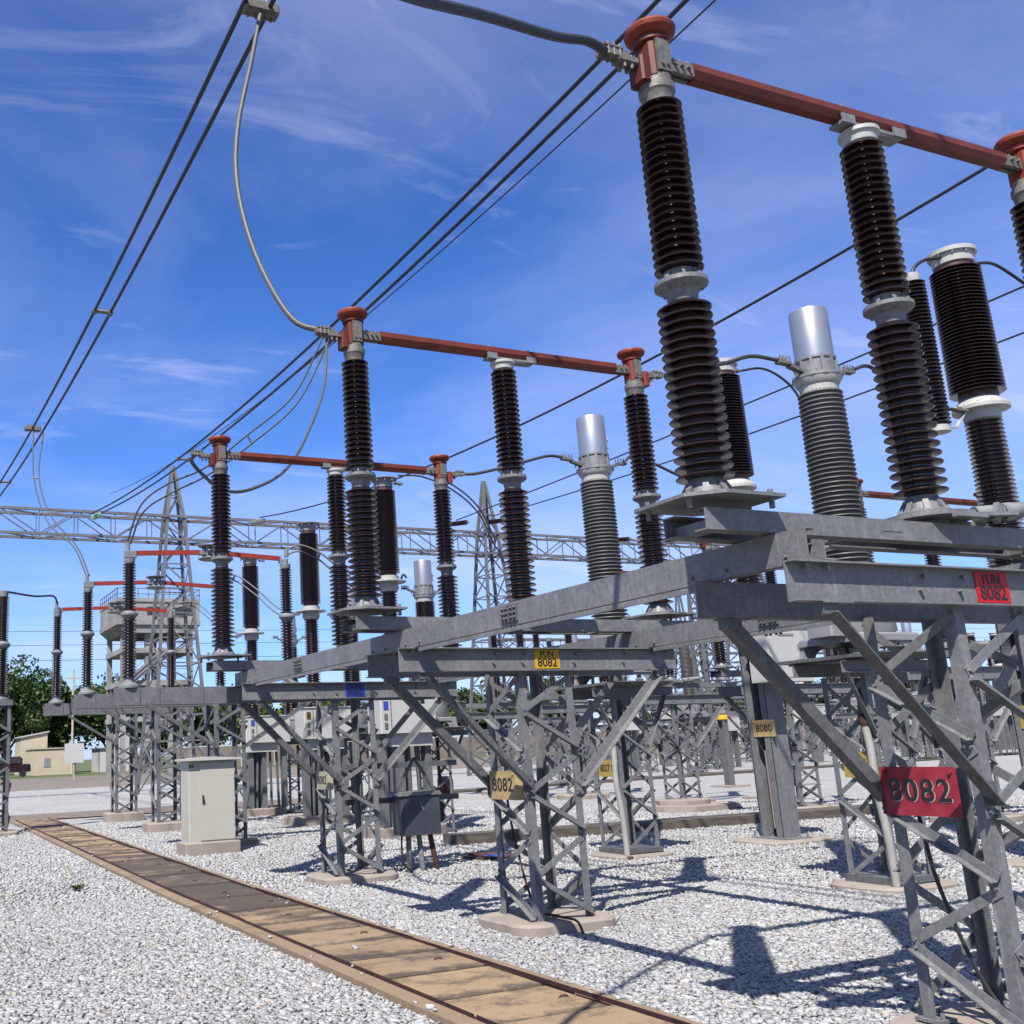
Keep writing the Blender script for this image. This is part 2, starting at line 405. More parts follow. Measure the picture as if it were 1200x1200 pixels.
while y < 25.2:
    w = random.choice([.62, .66, .66, .70, .33]) if y < 24 else .6
    m = MB(); xa, xb = L0+.18, R0-.145; dz = random.uniform(-.010, .010); sk = random.uniform(-.008, .008)
    m.box((xa-wx(0), 0.009, -.06), (xb, w-.018, .05+dz), 0, .012)
    r = empty('trench_slab', (wx(y+w/2), y, 0), sk*.5)
    s = m.build('slab_body', M['slab'], r)
    if i % 2 == 0:
        h = MB(); hx = (xa+xb)/2+random.uniform(-.05, .3); a = random.uniform(-.3, .3)
        h.tube([(hx-.035, w/2, .048+dz), (hx-.02, w/2+a*.03, .062+dz), (hx+.02, w/2+a*.05, .062+dz), (hx+.035, w/2+a*.06, .048+dz)], .006, 6)
        h.build('lifting_hook', M['rust'], r)
    if 5.2 < y < 12: lab = 'blackened concrete trench slab on the dark stained stretch of walkway'
    elif y <= 5.2: lab = 'tan concrete trench slab on the sunlit near stretch of walkway'
    else: lab = 'grey brown concrete trench slab on the far stretch of walkway'
    tag(r, lab, 'concrete slab', lab.replace('concrete trench slab', 'slabs')); y += w; i += 1

# footings
PADS = []
def pad(x, y, hx, hy, h, label, jag=.12):
    PADS.append((x, y, hx+.03, hy+.03))
    n = 44; pts = []; ph = [random.uniform(0, 6.28) for _ in range(5)]
    for k_ in range(n):
        a = 2*PI*(k_+.5)/n; c, s_ = math.cos(a), math.sin(a); q = (abs(c)**5+abs(s_)**5)**(-.2)
        q *= 1+jag*.22*math.sin(2*a+ph[0])+jag*.18*math.sin(5*a+ph[1])+jag*.13*math.sin(11*a+ph[2])+jag*.10*math.sin(17*a+ph[3])+random.uniform(-.008, .008)
        pts.append((x+hx*c*q, y+hy*s_*q))
    m = MB(); vs = [(px, py, -.06) for px, py in pts]+[(px, py, h-.025) for px, py in pts]+[(x+(px-x)*.955, y+(py-y)*.955, h) for px, py in pts]
    fs = [tuple(range(2*n, 3*n))]
    for k_ in range(n):
        j = (k_+1) % n; fs += [(k_, j, n+j, n+k_), (n+k_, n+j, 2*n+j, 2*n+k_)]
    m.add(vs, fs); o = m.build('concrete_footing', M['pad'])
    tag(o, label, 'footing', 'footings under the steel supports'); return o

# ------------------------------------------------------------------ lattice tower (origin at its centre on the ground)
def lattice_tower(name, h, half, nseg=6, w=.07, bw=.05, mat='steel'):
    r = empty(name); t = .008
    for sx in (-1, 1):
        for sy in (-1, 1):
            m = MB(); m.angle((sx*half, sy*half, .06), (sx*half, sy*half, h), w, t, (-sx, 0, 0), (0, -sy, 0))
            m.box((sx*(half+.03), sy*(half+.03), .06), (sx*(half-.11), sy*(half-.11), .075))
            for q in (.03, .09): m.bolt((sx*(half-q), sy*(half-.09 if q < .05 else half-.03), .075), (0, 0, 1), .012, .03)
            m.build('leg', M[mat], r)
    zs = [h-.03-(h-.12)*i/nseg for i in range(nseg+1)]
    for face in range(4):
        for i in range(nseg):
            m = MB(); flip = i % 2
            a, b = (half-.012, -half+.012) if not flip else (-half+.012, half-.012)
            # the face's own frame: u along the face, n outward
            u, n = [((1, 0), (0, -1)), ((0, -1), (-1, 0)), ((-1, 0), (0, 1)), ((0, 1), (1, 0))][face]
            off = half+.003+(.006 if flip else .0)
            P = lambda q, z: (u[0]*q+n[0]*off, u[1]*q+n[1]*off, z)
            z0, z1 = zs[i]-.02, zs[i+1]+.02
            if flip: m.angle(P(a, z0), P(b, z1), bw, .006, (0, 0, 1), (n[0], n[1], 0))
            else: m.angle(P(a, z0), P(b, z1), bw, .006, (0, 0, 1), (-n[0]*.0+n[0], n[1], 0)) if False else m.bar(P(a, z0), P(b, z1), bw, .007, (n[0], n[1], 0))
            for q, z in ((a*.93, z0+.01), (b*.93, z1+.01)): m.bolt(tuple(x+y_*.006 for x, y_ in zip(P(q, z), (n[0], n[1], 0))), (n[0], n[1], 0), .011, .014)
            m.build('diagonal_brace', M[mat], r)
    return r
def crossbeam_parts(r, xl, xr, half, zt, hb, knee_x, knee_z):
    """pair of channels bolted on the tower faces, with four knee braces; x measured from the tower's centre"""
    for s in (-1, 1):
        m = MB(); m.chan((xl, s*(half+.018), zt-hb), (xr, s*(half+.018), zt-hb), hb, .062, .009, (0, 0, 1), (0, s, 0))
        for x in (-.55, -.25, .3, .85):
            m.bolt((x, s*(half+.027), zt-hb*.62), (0, s, 0), .014, .02)
            m.bolt((x+.04, s*(half+.027), zt-hb*.25), (0, s, 0), .014, .02)
        for x in (xl+.12, xl+.26, xr-.26, xr-.12): m.tube([(x, s*(half+.05), zt-.045), (x, s*(half+.05), zt+.01)], .013, 6)
        m.box((xl+.16, s*(half+.02), zt-hb-.008), (xl+.36, s*(half+.085), zt-hb-.001)); m.box((xr-.36, s*(half+.02), zt-hb-.008), (xr-.16, s*(half+.085), zt-hb-.001))
        m.build('crossbeam', M['steel'], r)
        for e in (-1, 1):
            xe = (xl+.22) if e < 0 else (xr-.22)
            m = MB(); yb = s*(half+.03)
            p0 = V((xe, yb, zt-hb-.004)); p1 = V((e*(half-.01), s*(half+.016), knee_z))
            m.box((xe-.05, yb-.035, zt-hb-.06), (xe+.05, yb+.035, zt-hb-.008))
            m.angle(p0+V((0, 0, -.05)), p1, .072, .008, (0, 0, 1), (0, s, 0))
            m.box((p1.x-.055, s*(half+.0105), knee_z-.06), (p1.x+.055, s*(half+.0155), knee_z+.12))
            for qx, qz in ((-.03, -.03), (.03, -.02), (0, .09)): m.bolt((p1.x+qx, s*(half+.0155), knee_z+qz), (0, s, 0), .012, .016)
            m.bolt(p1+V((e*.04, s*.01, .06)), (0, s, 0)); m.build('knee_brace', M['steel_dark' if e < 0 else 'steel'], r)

PH = [0.0, 4.096, 8.192]; TX = 1.595; HALF = .28; BT = 2.38
tw = lattice_tower('lattice_support', 2.19, HALF)
crossbeam_parts(tw, .13-TX, 3.07-TX, HALF, BT, .2, .35, 1.17)
towers = [tw]
for i in (1, 2): towers.append(copy_tree(tw))
for t, yy, lab in zip(towers, PH, ['nearest grey lattice support, carrying the worn red 8082 plate',
        'grey lattice support carrying the tan 8082 plate and yellow FUN label',
        'grey lattice support carrying the blue label on its crossbeam']):
    t.location = (TX, yy, 0); tag(t, lab, 'steel support', 'lattice supports of the front switch row')
pad(TX, PH[0], .50, .46, .05, 'tan concrete footing under the nearest lattice support')
pad(TX, PH[1], .50, .43, .10, 'tan concrete footing under the middle lattice support by the walkway')
pad(TX, PH[2], .49, .42, .09, 'tan concrete footing under the blue labelled lattice support')
# bent earth strap on the footing edges
for yy, lab in zip(PH[:2], ['black earth cable running down the nearest lattice support', 'rusty earth strap bent over the front edge of the middle footing']):
    m = MB(); pts = [(TX-.2, yy+.18, 1.1), (TX-.17, yy+.14, .7), (TX-.15, yy-.05, .2), (TX-.08, yy-.3, .13), (TX-.05, yy-.5, .115), (TX-.03, yy-.56, 0.)]
    tag(m.tube(curve_pts(pts, 8), .011, 7).build('earth_cable', M['black' if yy == 0 else 'rust']), lab, 'cable')

# two long beams lying across the crossbeams
def long_beam(x, y0, y1, lab):
    r = empty('longitudinal_beam', (x, y0, BT))
    L = y1-y0; cuts = [0, 2.62, 2.62+PH[1], L]
    for a, b in zip(cuts[:-1], cuts[1:]):
        m = MB(); m.chan((0, a+.004, .002), (0, b-.004, .002), .168, .075, .009, (0, 0, 1), (1, 0, 0)); m.build('channel', M['steel'], r)
    for c in cuts[1:3]:
        m = MB(); m.box((-.012, c-.10, .03), (-.0005, c+.10, .15))
        for q in (-.075, -.03, .03, .075):
            for z in (.055, .09, .125): m.bolt((-.012, c+q, z), (-1, 0, 0), .013, .02)
            m.tube([(.03, c+q, -.05), (.03, c+q, .03)], .012, 6)
        m.box((.002, c-.1, -.012), (.075, c+.1, .0)); m.build('splice_plate', M['steel_dark'], r)
    for ya in (PH[0]+.42, PH[1]+.42):
        m = MB(); m.sect([(-.004, -.038), (.012, -.038), (.012, -.006), (.004, -.006), (-.004, -.010)], (0, ya-y0, 0), (0, ya-y0+3.25, 0), (1, 0, 0), (0, 0, 1)); m.build('packing_strip', M['steel'], r)
    m = MB()
    for yy in PH:
        for s in (-.45, -.2, .2, .45):
            m.bolt((-.001, yy+s-y0, .04), (-1, 0, 0), .012, .016)
    for yy in PH:
        m.angle((.085, yy-.36-y0, .003), (.085, yy-.24-y0, .003), .09, .009, (1, 0, 0), (0, 0, 1))
    m.build('cleat', M['steel'], r)
    tag(r, lab, 'steel beam')
long_beam(.26, -.34, PH[2]+.36, 'long galvanised beam across the left ends of the three crossbeams, with a bolted splice')
long_beam(2.72, -.34, PH[2]+.36, 'long galvanised beam across the right ends of the crossbeams, with fewer visible bolts')

# ------------------------------------------------------------------ three-stack switch (origin on the plate top at the first stack)
SP = 1.6072
def front_switch():
    r = empty('disconnector_switch')
    m = MB()
    for s in (-1, 1): m.chan((-.175, s*.15, -.182), (3.5, s*.15, -.182), .112, .085, .008, (0, 0, 1), (0, -s, 0))
    for x in (-.12, .8, 2.4, 3.4): m.box((x, -.141, -.178), (x+.07, .141, -.12))
    m.box((1.05, -.153, -.135), (1.2, -.1505, -.09), 0)
    m.build('base_frame', M['steel'], r)
    SIDES = 28
    def stack(x, zm, zt, kind):
        st = MB(); rot = .0
        zb = .11 if kind == 'end' else .13
        st.lathe(sheds(zb, zm-.11, 19, .088, .146, .142), (x, 0, 0), SIDES)
        st.lathe(sheds(zm+.07, zt, 21, .082, .130, .124), (x, 0, 0), SIDES)
        o = st.build('insulator_stack', M['porcelain'], r)
        f = MB(); f.lathe([(.075, zm-.115), (.085, zm-.05), (.088, zm-.045), (.14, zm-.012), (.14, zm+.012), (.10, zm+.022), (.088, zm+.03), (.086, zm+.072)], (x, 0, 0), 26)
        for q in range(8):
            a = q*PI/4+.2; f.bolt((x+.118*math.cos(a), .118*math.sin(a), zm+.012), (0, 0, 1), .011, .02)
            f.bar((x+.1*math.cos(a), .1*math.sin(a), zm-.04), (x+.086*math.cos(a), .086*math.sin(a), zm+.06), .012, .03, (math.cos(a), math.sin(a), 0))
        f.build('middle_flange', M['steel'], o)
        nk = MB(); nk.lathe([(.083, zm-.135), (.083, zm-.112)], (x, 0, 0), 22); nk.build('neck', M['neck'], o)
        b = MB()
        b.lathe([(.15, .0), (.15, .022), (.11, .04), (.09, .1), (.084, .12)], (x, 0, 0), 26)
        for q in range(8):
            a = q*PI/4; b.bar((x+.14*math.cos(a), .14*math.sin(a), .015), (x+.09*math.cos(a), .09*math.sin(a), .1), .014, .03, (-math.sin(a), math.cos(a), 0))
        b.build('base_flange', M['steel'], o)
        c = MB()
        if kind == 'end': c.lathe([(.085, zt-.01), (.092, zt+.05), (.1, zt+.06), (.1, zt+.10), (.088, zt+.11), (.088, zt+.15)], (x, 0, 0), 24)
        else: c.lathe([(.085, zt-.01), (.10, zt+.0), (.105, zt+.045), (.12, zt+.055), (.12, zt+.08), (.05, zt+.09), (.05, zt+.115)], (x, 0, 0), 24)
        c.build('top_cap', M['dull'] if kind == 'end' else M['white_flange'], o)
        p = MB()
        if kind == 'end':
            p.sect([(-.27, -.12), (-.12, -.25), (.27, -.25), (.27, .12), (.12, .25), (-.27, .25)], (x, 0, -.018), (x, 0, 0), (1, 0, 0), (0, 1, 0))
            for sx, sy in ((-.22, -.1), (-.22, .2), (.22, -.2), (.22, .1)): p.tube([(x+sx, sy, -.068), (x+sx, sy, .03)], .014, 8)
        else:
            p.lathe([(.12, -.07), (.12, -.04), (.25, -.03), (.25, -.005), (.16, .0)], (x, 0, 0), 20)
            p.bar((x, -.26, -.02), (x, .26, -.02), .12, .022); p.bar((x-.26, 0, -.036), (x+.26, 0, -.036), .09, .016)
        p.build('mounting_plate', M['steel'], o)
        return o
    a1 = stack(0, 1.2, 2.3, 'end'); a2 = stack(SP, 1.29, 2.389, 'mid'); a3 = stack(2*SP, 1.2, 2.3, 'end')
    # drive lever and tube at the middle stack
    d = MB(); d.bar((SP-.05, -.2, -.035), (SP+.42, -.23, -.01), .07, .02); d.bar((SP+.1, -.05, -.05), (SP+.34, -.1, -.05), .05, .03)
    d.tube([(SP+.25, -.12, .005), (SP+.62, -.26, .03)], .045, 14); d.tube([(SP+.40, -.18, .01), (SP+.46, -.2, .015)], .055, 12)
    d.bar((SP+.30, -.2, -.05), (SP+.36, -.2, .05), .03, .05); d.box((SP-.14, -.30, -.06), (SP+.1, -.26, -.035))
    d.build('drive_lever', M['alu'], r)
    # blade
    zb = 2.56; hexp = [(-.03, -.052), (.03, -.052), (.05, -.005), (.036, .05), (-.036, .05), (-.05, -.005)]
    bl = MB(); bl.sect(hexp, (.26, 0, zb), (2*SP-.24, 0, zb), (0, 1, 0), (0, 0, 1)); b = bl.build('blade', M['red'], r)
    for xa, xb, xs in ((.07, .26, (.12, .17, .22)), (2*SP-.25, 2*SP-.07, (2*SP-.12, 2*SP-.18))):
        c = MB(); c.box((xa, -.04, zb-.045), (xb, -.012, zb+.035)); c.box((xa, .012, zb-.045), (xb, .04, zb+.035)); c.box((xa+.01, -.013, zb-.03), (xb-.02, .013, zb-.005))
        for x in xs: c.bolt((x, -.04, zb), (0, -1, 0), .012, .02); c.bolt((x, -.026, zb+.035), (0, 0, 1), .012, .012)
        c.build('contact_finger', M['dull'], b)
    c = MB(); c.box((SP-.19, -.05, zb-.078), (SP+.35, .05, zb-.056)); c.bar((SP+.05, -.0, 2.478), (SP+.33, -.0, 2.485), .09, .022)
    for x in (SP-.15, SP+.3):
        c.tube([(x, -.02, zb+.03), (x, -.02, zb+.07)], .01, 6); c.tube([(x+.04, .02, zb+.03), (x+.04, .02, zb+.07)], .01, 6); c.box((x-.05, -.062, zb-.08), (x+.06, -.052, zb-.02))
    c.build('blade_clamp', M['alu'], b)
    # end heads with red housing, ring and line terminal
    for x, s in ((0, 1), (2*SP, -1)):
        h = MB()
        h.box((x-.075, -.075, 2.44), (x+.075, .075, 2.66), 0, .02)
        h.box((x-s*.12-.02, -.06, 2.40), (x-s*.12+.045, .06, 2.56), 0, .012)
        h.lathe([(.07, 2.655), (.10, 2.67), (.10, 2.70), (.06, 2.715)], (x, 0, 0), 20)
        ho = h.build('terminal_head', M['red'] if s > 0 else M['orange'], r)
        rg = MB(); rg.lathe([(.005, 2.70), (.075, 2.70), (.11, 2.71), (.138, 2.735), (.143, 2.757), (.132, 2.778), (.11, 2.785), (.09, 2.776), (.005, 2.773)], (x, 0, 0), 36)
        rg.build('corona_ring', M['orange'], ho)
        t = MB(); t.bar((x-s*.08, 0, 2.52), (x-s*.27, 0, 2.52), .075, .03); t.bar((x-s*.2, 0, 2.545), (x-s*.38, 0, 2.545), .07, .04)
        for q in (.13, .18, .23):
            for yy in (-.022, .022): t.tube([(x-s*q, yy, 2.47), (x-s*q, yy, 2.55)], .011, 6)
        for q in (.26, .30, .34):
            for yy in (-.03, .03): t.tube([(x-s*q, yy, 2.52), (x-s*q, yy, 2.595)], .01, 6)
        t.bar((x-s*.24, 0, 2.575), (x-s*.37, 0, 2.575), .08, .012)
        t.build('line_terminal', M['dull'], ho)
        g = MB(); g.box((x-.045, -.092, 2.46), (x+.045, -.0755, 2.66)); g.bolt((x-.02, -.092, 2.5), (0, -1, 0), .012, .01); g.bolt((x+.02, -.092, 2.5), (0, -1, 0), .012, .01)
        g.build('bracket', M['dull'], ho)
    return r
sw = front_switch()
switches = [sw]+[copy_tree(sw) for _ in (1, 2)]
for o, yy, lab in zip(switches, PH, ['brown three stack disconnector with red blade, nearest and largest, right of the photo',
        'brown three stack disconnector with red blade, middle one above the yellow label',
        'brown three stack disconnector with red blade, leftmost of the large ones, above the blue label']):
    o.location = (0, yy, Z0); tag(o, lab, 'disconnector', 'front row of three stack disconnectors')

# ------------------------------------------------------------------ number plates
def plate(loc, rz, w, h, mat, lines, lab, bent=False, ink='ink', bolts=True, cat='sign', gap=1.05):
    r = empty('number_plate', loc, rz)                          # plate faces local -Y
    m = MB(); m.box((-w/2, 0, -h/2), (w/2, .004, h/2))
    if bent: m.sect([(w/2, 0), (w/2+.035, .05), (w/2+.037, .054), (w/2, .004)], (0, 0, -h/2), (0, 0, h/2), (1, 0, 0), (0, 1, 0))
    if bolts:
        for sx in (-1, 1): m.bolt((sx*(w/2-.03), 0, h/2-.028), (0, -1, 0), .012, .012); 
    m.build('plate', M[mat], r)
    for s, size, dz in lines:
        o = from_mesh(text_mesh(s, size, space=gap), 'lettering', (0, -.0015, dz)); o.rotation_euler = (PI/2, 0, 0); o.parent = r
        if not o.data.materials: o.data.materials.append(M[ink])
        if mat == 'sign_red':
            q = bpy.data.objects.new('letter_edge', o.data.copy()); COL.objects.link(q); q.data.materials.clear(); q.data.materials.append(M['letter_edge']); q.parent = r
            q.location = (.0045, -.0008, dz-.0045); q.rotation_euler = (PI/2, 0, 0); o.location.y = -.003
    return tag(r, lab, cat)
XF = TX-HALF-.022
plate((XF-.012, .065, 1.235), -PI/2, .45, .255, 'sign_red', [('8082', .165, 0)], 'worn red plate reading 8082 on the nearest lattice support', gap=1.16)
plate((XF-.03, PH[1]+.03, 1.205), -PI/2, .41, .245, 'sign_cream', [('8082', .16, 0)], 'tan enamel plate reading 8082 on the middle lattice support', True)
plate((XF-.03, PH[2]+.04, 1.20), -PI/2, .36, .22, 'sign_pale', [('8082', .135, 0)], 'pale faded plate reading 8082 beside the grey mechanism box', True)
for yy, mt, wd, lines, lab in ((PH[0], 'sign_bright', .262, [('FUN', .075, .042), ('8082', .105, -.032)], 'bright red label reading FUN 8082 on the nearest crossbeam'),
                         (PH[1], 'sign_yellow', .262, [('FUN', .075, .042), ('8082', .105, -.032)], 'yellow label reading FUN 8082 on the middle crossbeam'),
                         (PH[2], 'sign_blue', .262, [('FUN', .075, .042), ('8082', .105, -.032)], 'blue label reading FUN 8082 on the crossbeam furthest left')):
    plate((1.61, yy-HALF-.0325, 2.283), 0, wd, .165, mt, lines, lab, bolts=False, gap=1.0)

# ------------------------------------------------------------------ current transformers
def current_transformer(name, grey=True, zin0=3.05, ins_h=2.20):
    r = empty(name)                                            # origin on the ground under it
    zp = 2.30
    t = MB()
    t.lathe([(.36, zp+.22), (.37, zp+.24), (.37, zp+.56), (.39, zp+.57), (.39, zp+.60), (.30, zp+.64), (.30, zp+.74)], (0, 0, 0), 32)
    t.box((-.42, -.42, zp+.14), (.42, .42, zp+.22), 0, .03)
    for sx in (-1, 1):
        for sy in (-1, 1):
            t.sect([(-.06, 0), (.06, 0), (.03, .15), (-.09, .15)] if sx > 0 else [(-.06, 0), (.06, 0), (.09, .15), (-.03, .15)], (sx*.36, sy*.42, zp), (sx*.36, sy*.36, zp), (1, 0, 0), (0, 0, 1))
            t.box((sx*.36-.08, sy*.28, zp), (sx*.36+.08, sy*.44, zp+.02))
    # arched skirt between the feet
    for sy in (-1, 1):
        a = [(-.30, 0)]+[(-.22*math.cos(PI*q/8), .15*math.sin(PI*q/8)*.9) for q in range(9)]+[(.30, 0), (.34, .145), (-.34, .145)]
        t.sect(a, (0, sy*.40, zp), (0, sy*.385, zp), (1, 0, 0), (0, 0, 1))
    t.build('tank', M['tank'], r)
    b = MB(); b.box((-.62, -.22, zp+.2), (-.375, .1, zp+.52), 0, .02); b.build('terminal_box', M['tank'], r)
    g = MB(); g.lathe([(.055, 0), (.055, -.03), (.02, -.034)], (-.5, -.22, zp+.36), 18, axis='Y'); g.build('oil_gauge', M['sign_cream'], r)
    i = MB(); z1 = zin0+ins_h
    i.lathe(sheds(zin0, z1, 42, .20, .262, .235), (0, 0, 0), 32); io = i.build('insulator', M['silicone'] if grey else M['porcelain2'], r)
    n = MB(); n.lathe([(.2, z1-.01), (.205, z1+.07), (.22, z1+.075), (.25, z1+.12), (.255, z1+.15)], (0, 0, 0), 30); n.build('neck_ring', M['white_flange'], io)
    h = MB(); zc = z1+.15
    h.lathe([(.27, zc), (.27, zc+.035), (.21, zc+.045), (.21, zc+.2), (.225, zc+.21), (.225, zc+.235), (.18, zc+.24)], (0, 0, 0), 12)
    for q in range(12):
        a = 2*PI*q/12; h.bar((.20*math.cos(a), .20*math.sin(a), zc+.04), (.20*math.cos(a), .20*math.sin(a), zc+.21), .03, .045, (math.cos(a), math.sin(a), 0)); h.bolt((.245*math.cos(a+.2), .245*math.sin(a+.2), zc+.035), (0, 0, 1), .014, .02)
    ho = h.build('head', M['alu'], r)
    c = MB(); c.lathe([(.205, zc+.235), (.205, zc+.79), (.198, zc+.812), (.18, zc+.82), (.004, zc+.825)], (0, 0, 0), 40)
    c.build('cover', M['cap_metal'], ho)
    v = MB(); v.box((.198, -.075, zc+.33), (.212, -.035, zc+.51)); v.tube([(.2, -.055, zc+.36), (.235, -.06, zc+.36)], .02, 8); v.tube([(.2, -.055, zc+.48), (.235, -.06, zc+.48)], .026, 8); v.build('valve', M['white_flange'], ho)
    for s in (-1, 1):
        m = MB(); m.bar((s*.2, 0, zc+.06), (s*.42, 0, zc+.12), .07, .03); m.bar((s*.40, 0, zc+.14), (s*.58, 0, zc+.15), .08, .03)
        for q in (.42, .47, .52, .56):
            for yy in (-.03, .03): m.tube([(s*q, yy, zc+.13), (s*q, yy, zc+.22)], .010, 6)
        for q in (.28, .34): m.tube([(s*q, 0, zc+.03), (s*q, 0, zc+.13)], .012, 6)
        m.build('line_terminal', M['dull'], ho)
    return r
ctB = current_transformer('current_transformer'); ctB.location = (5.66, 3.9, 0)
ctC = copy_tree(ctB, loc=(5.66, 7.9, 0))
tag(ctB, 'large grey shedded current transformer with silver cap, right of centre behind the nearest switch', 'transformer', 'current transformers with silver caps')
tag(ctC, 'smaller looking grey shedded current transformer with silver cap, behind the yellow labelled beam', 'transformer', 'current transformers with silver caps')
def ct_stand():
    r = lattice_tower('transformer_stand', 2.10, .27, 5, .06, .045)
    m = MB()
    for s in (-1, 1): m.chan((-.62, s*.30, 2.12), (.75, s*.30, 2.12), .12, .06, .008, (0, 0, 1), (0, s, 0))
    m.build('platform_beam', M['steel'], r)
    m = MB(); m.box((-.5, -.46, 2.245), (.5, .46, 2.262)); m.sect([(-.46, 2.245), (-.62, 2.30), (-.615, 2.31), (-.455, 2.255)], (-.5, 0, 0), (.5, 0, 0), (0, 1, 0), (0, 0, 1)); m.box((-.62, -.5, 2.262), (.62, .5, 2.296)); m.build('drip_tray', M['steel_dark'], r)
    m = MB(); m.box((-.3, -.3, .06), (.3, .3, .13)); m.box((-.29, -.31, .075), (.29, -.302, .125)); m.build('base_frame', M['steel_dark'], r)
    for s in (-1, 1):
        m = MB(); m.angle((s*.6, -.30, 2.12), (s*.26, -.285, 1.45), .05, .007, (0, 0, 1), (0, -1, 0)); m.build('knee_brace', M['steel'], r)
    return r
st = ct_stand(); st.location = (5.62, 3.9, 0); st2 = copy_tree(st, loc=(5.62, 7.9, 0))
tag(st, 'lattice stand with drip tray behind the nearest support, a white conduit at its left', 'steel support', 'stands under the current transformers')
tag(st2, 'lattice stand with drip tray just right of the middle support', 'steel support', 'stands under the current transformers')
pad(5.62, 3.9, .5, .42, .06, 'tan footing under the transformer stand behind the red 8082 plate'); pad(5.62, 7.9, .48, .38, .06, 'tan footing under the transformer stand right of the middle support')
for yy, lab in ((3.9, 'white conduit pipe with rusty base in front of the stand behind the red plate'), (7.9, 'white conduit pipe rising at the left of the stand near the middle support')):
    r = empty('conduit_pipe', (5.33, yy-.28, 0)); m = MB()
    m.tube(curve_pts([(0, 0, 0), (-.01, 0, .5), (-.05, .02, 1.0), (-.03, .03, 1.35), (-.04, .05, 1.62)], 6), .038, 14); m.build('pipe', M['white_pipe'], r)
    m = MB(); m.lathe([(.07, 0), (.11, .01), (.10, .05), (.05, .06)], (0, 0, 0), 12); m.build('collar', M['rust'], r)
    m = MB(); m.lathe([(.05, 1.6), (.06, 1.62), (.05, 1.7), (.01, 1.73)], (-.04, .05, 0), 12); m.build('end_cap', M['rust'], r)
    tag(r, lab, 'pipe')
plate((5.62-.30, 3.82, 1.21), -PI/2, .40, .25, 'sign_ochre', [('8071', .15, 0)], 'ochre plate reading 8071 half hidden behind the nearest brace', gap=1.05)
plate((5.62-.30, 7.86, 1.17), -PI/2, .36, .22, 'sign_ochre', [('8071', .135, 0)], 'ochre plate reading 8071 on the stand right of the middle support', gap=1.05)

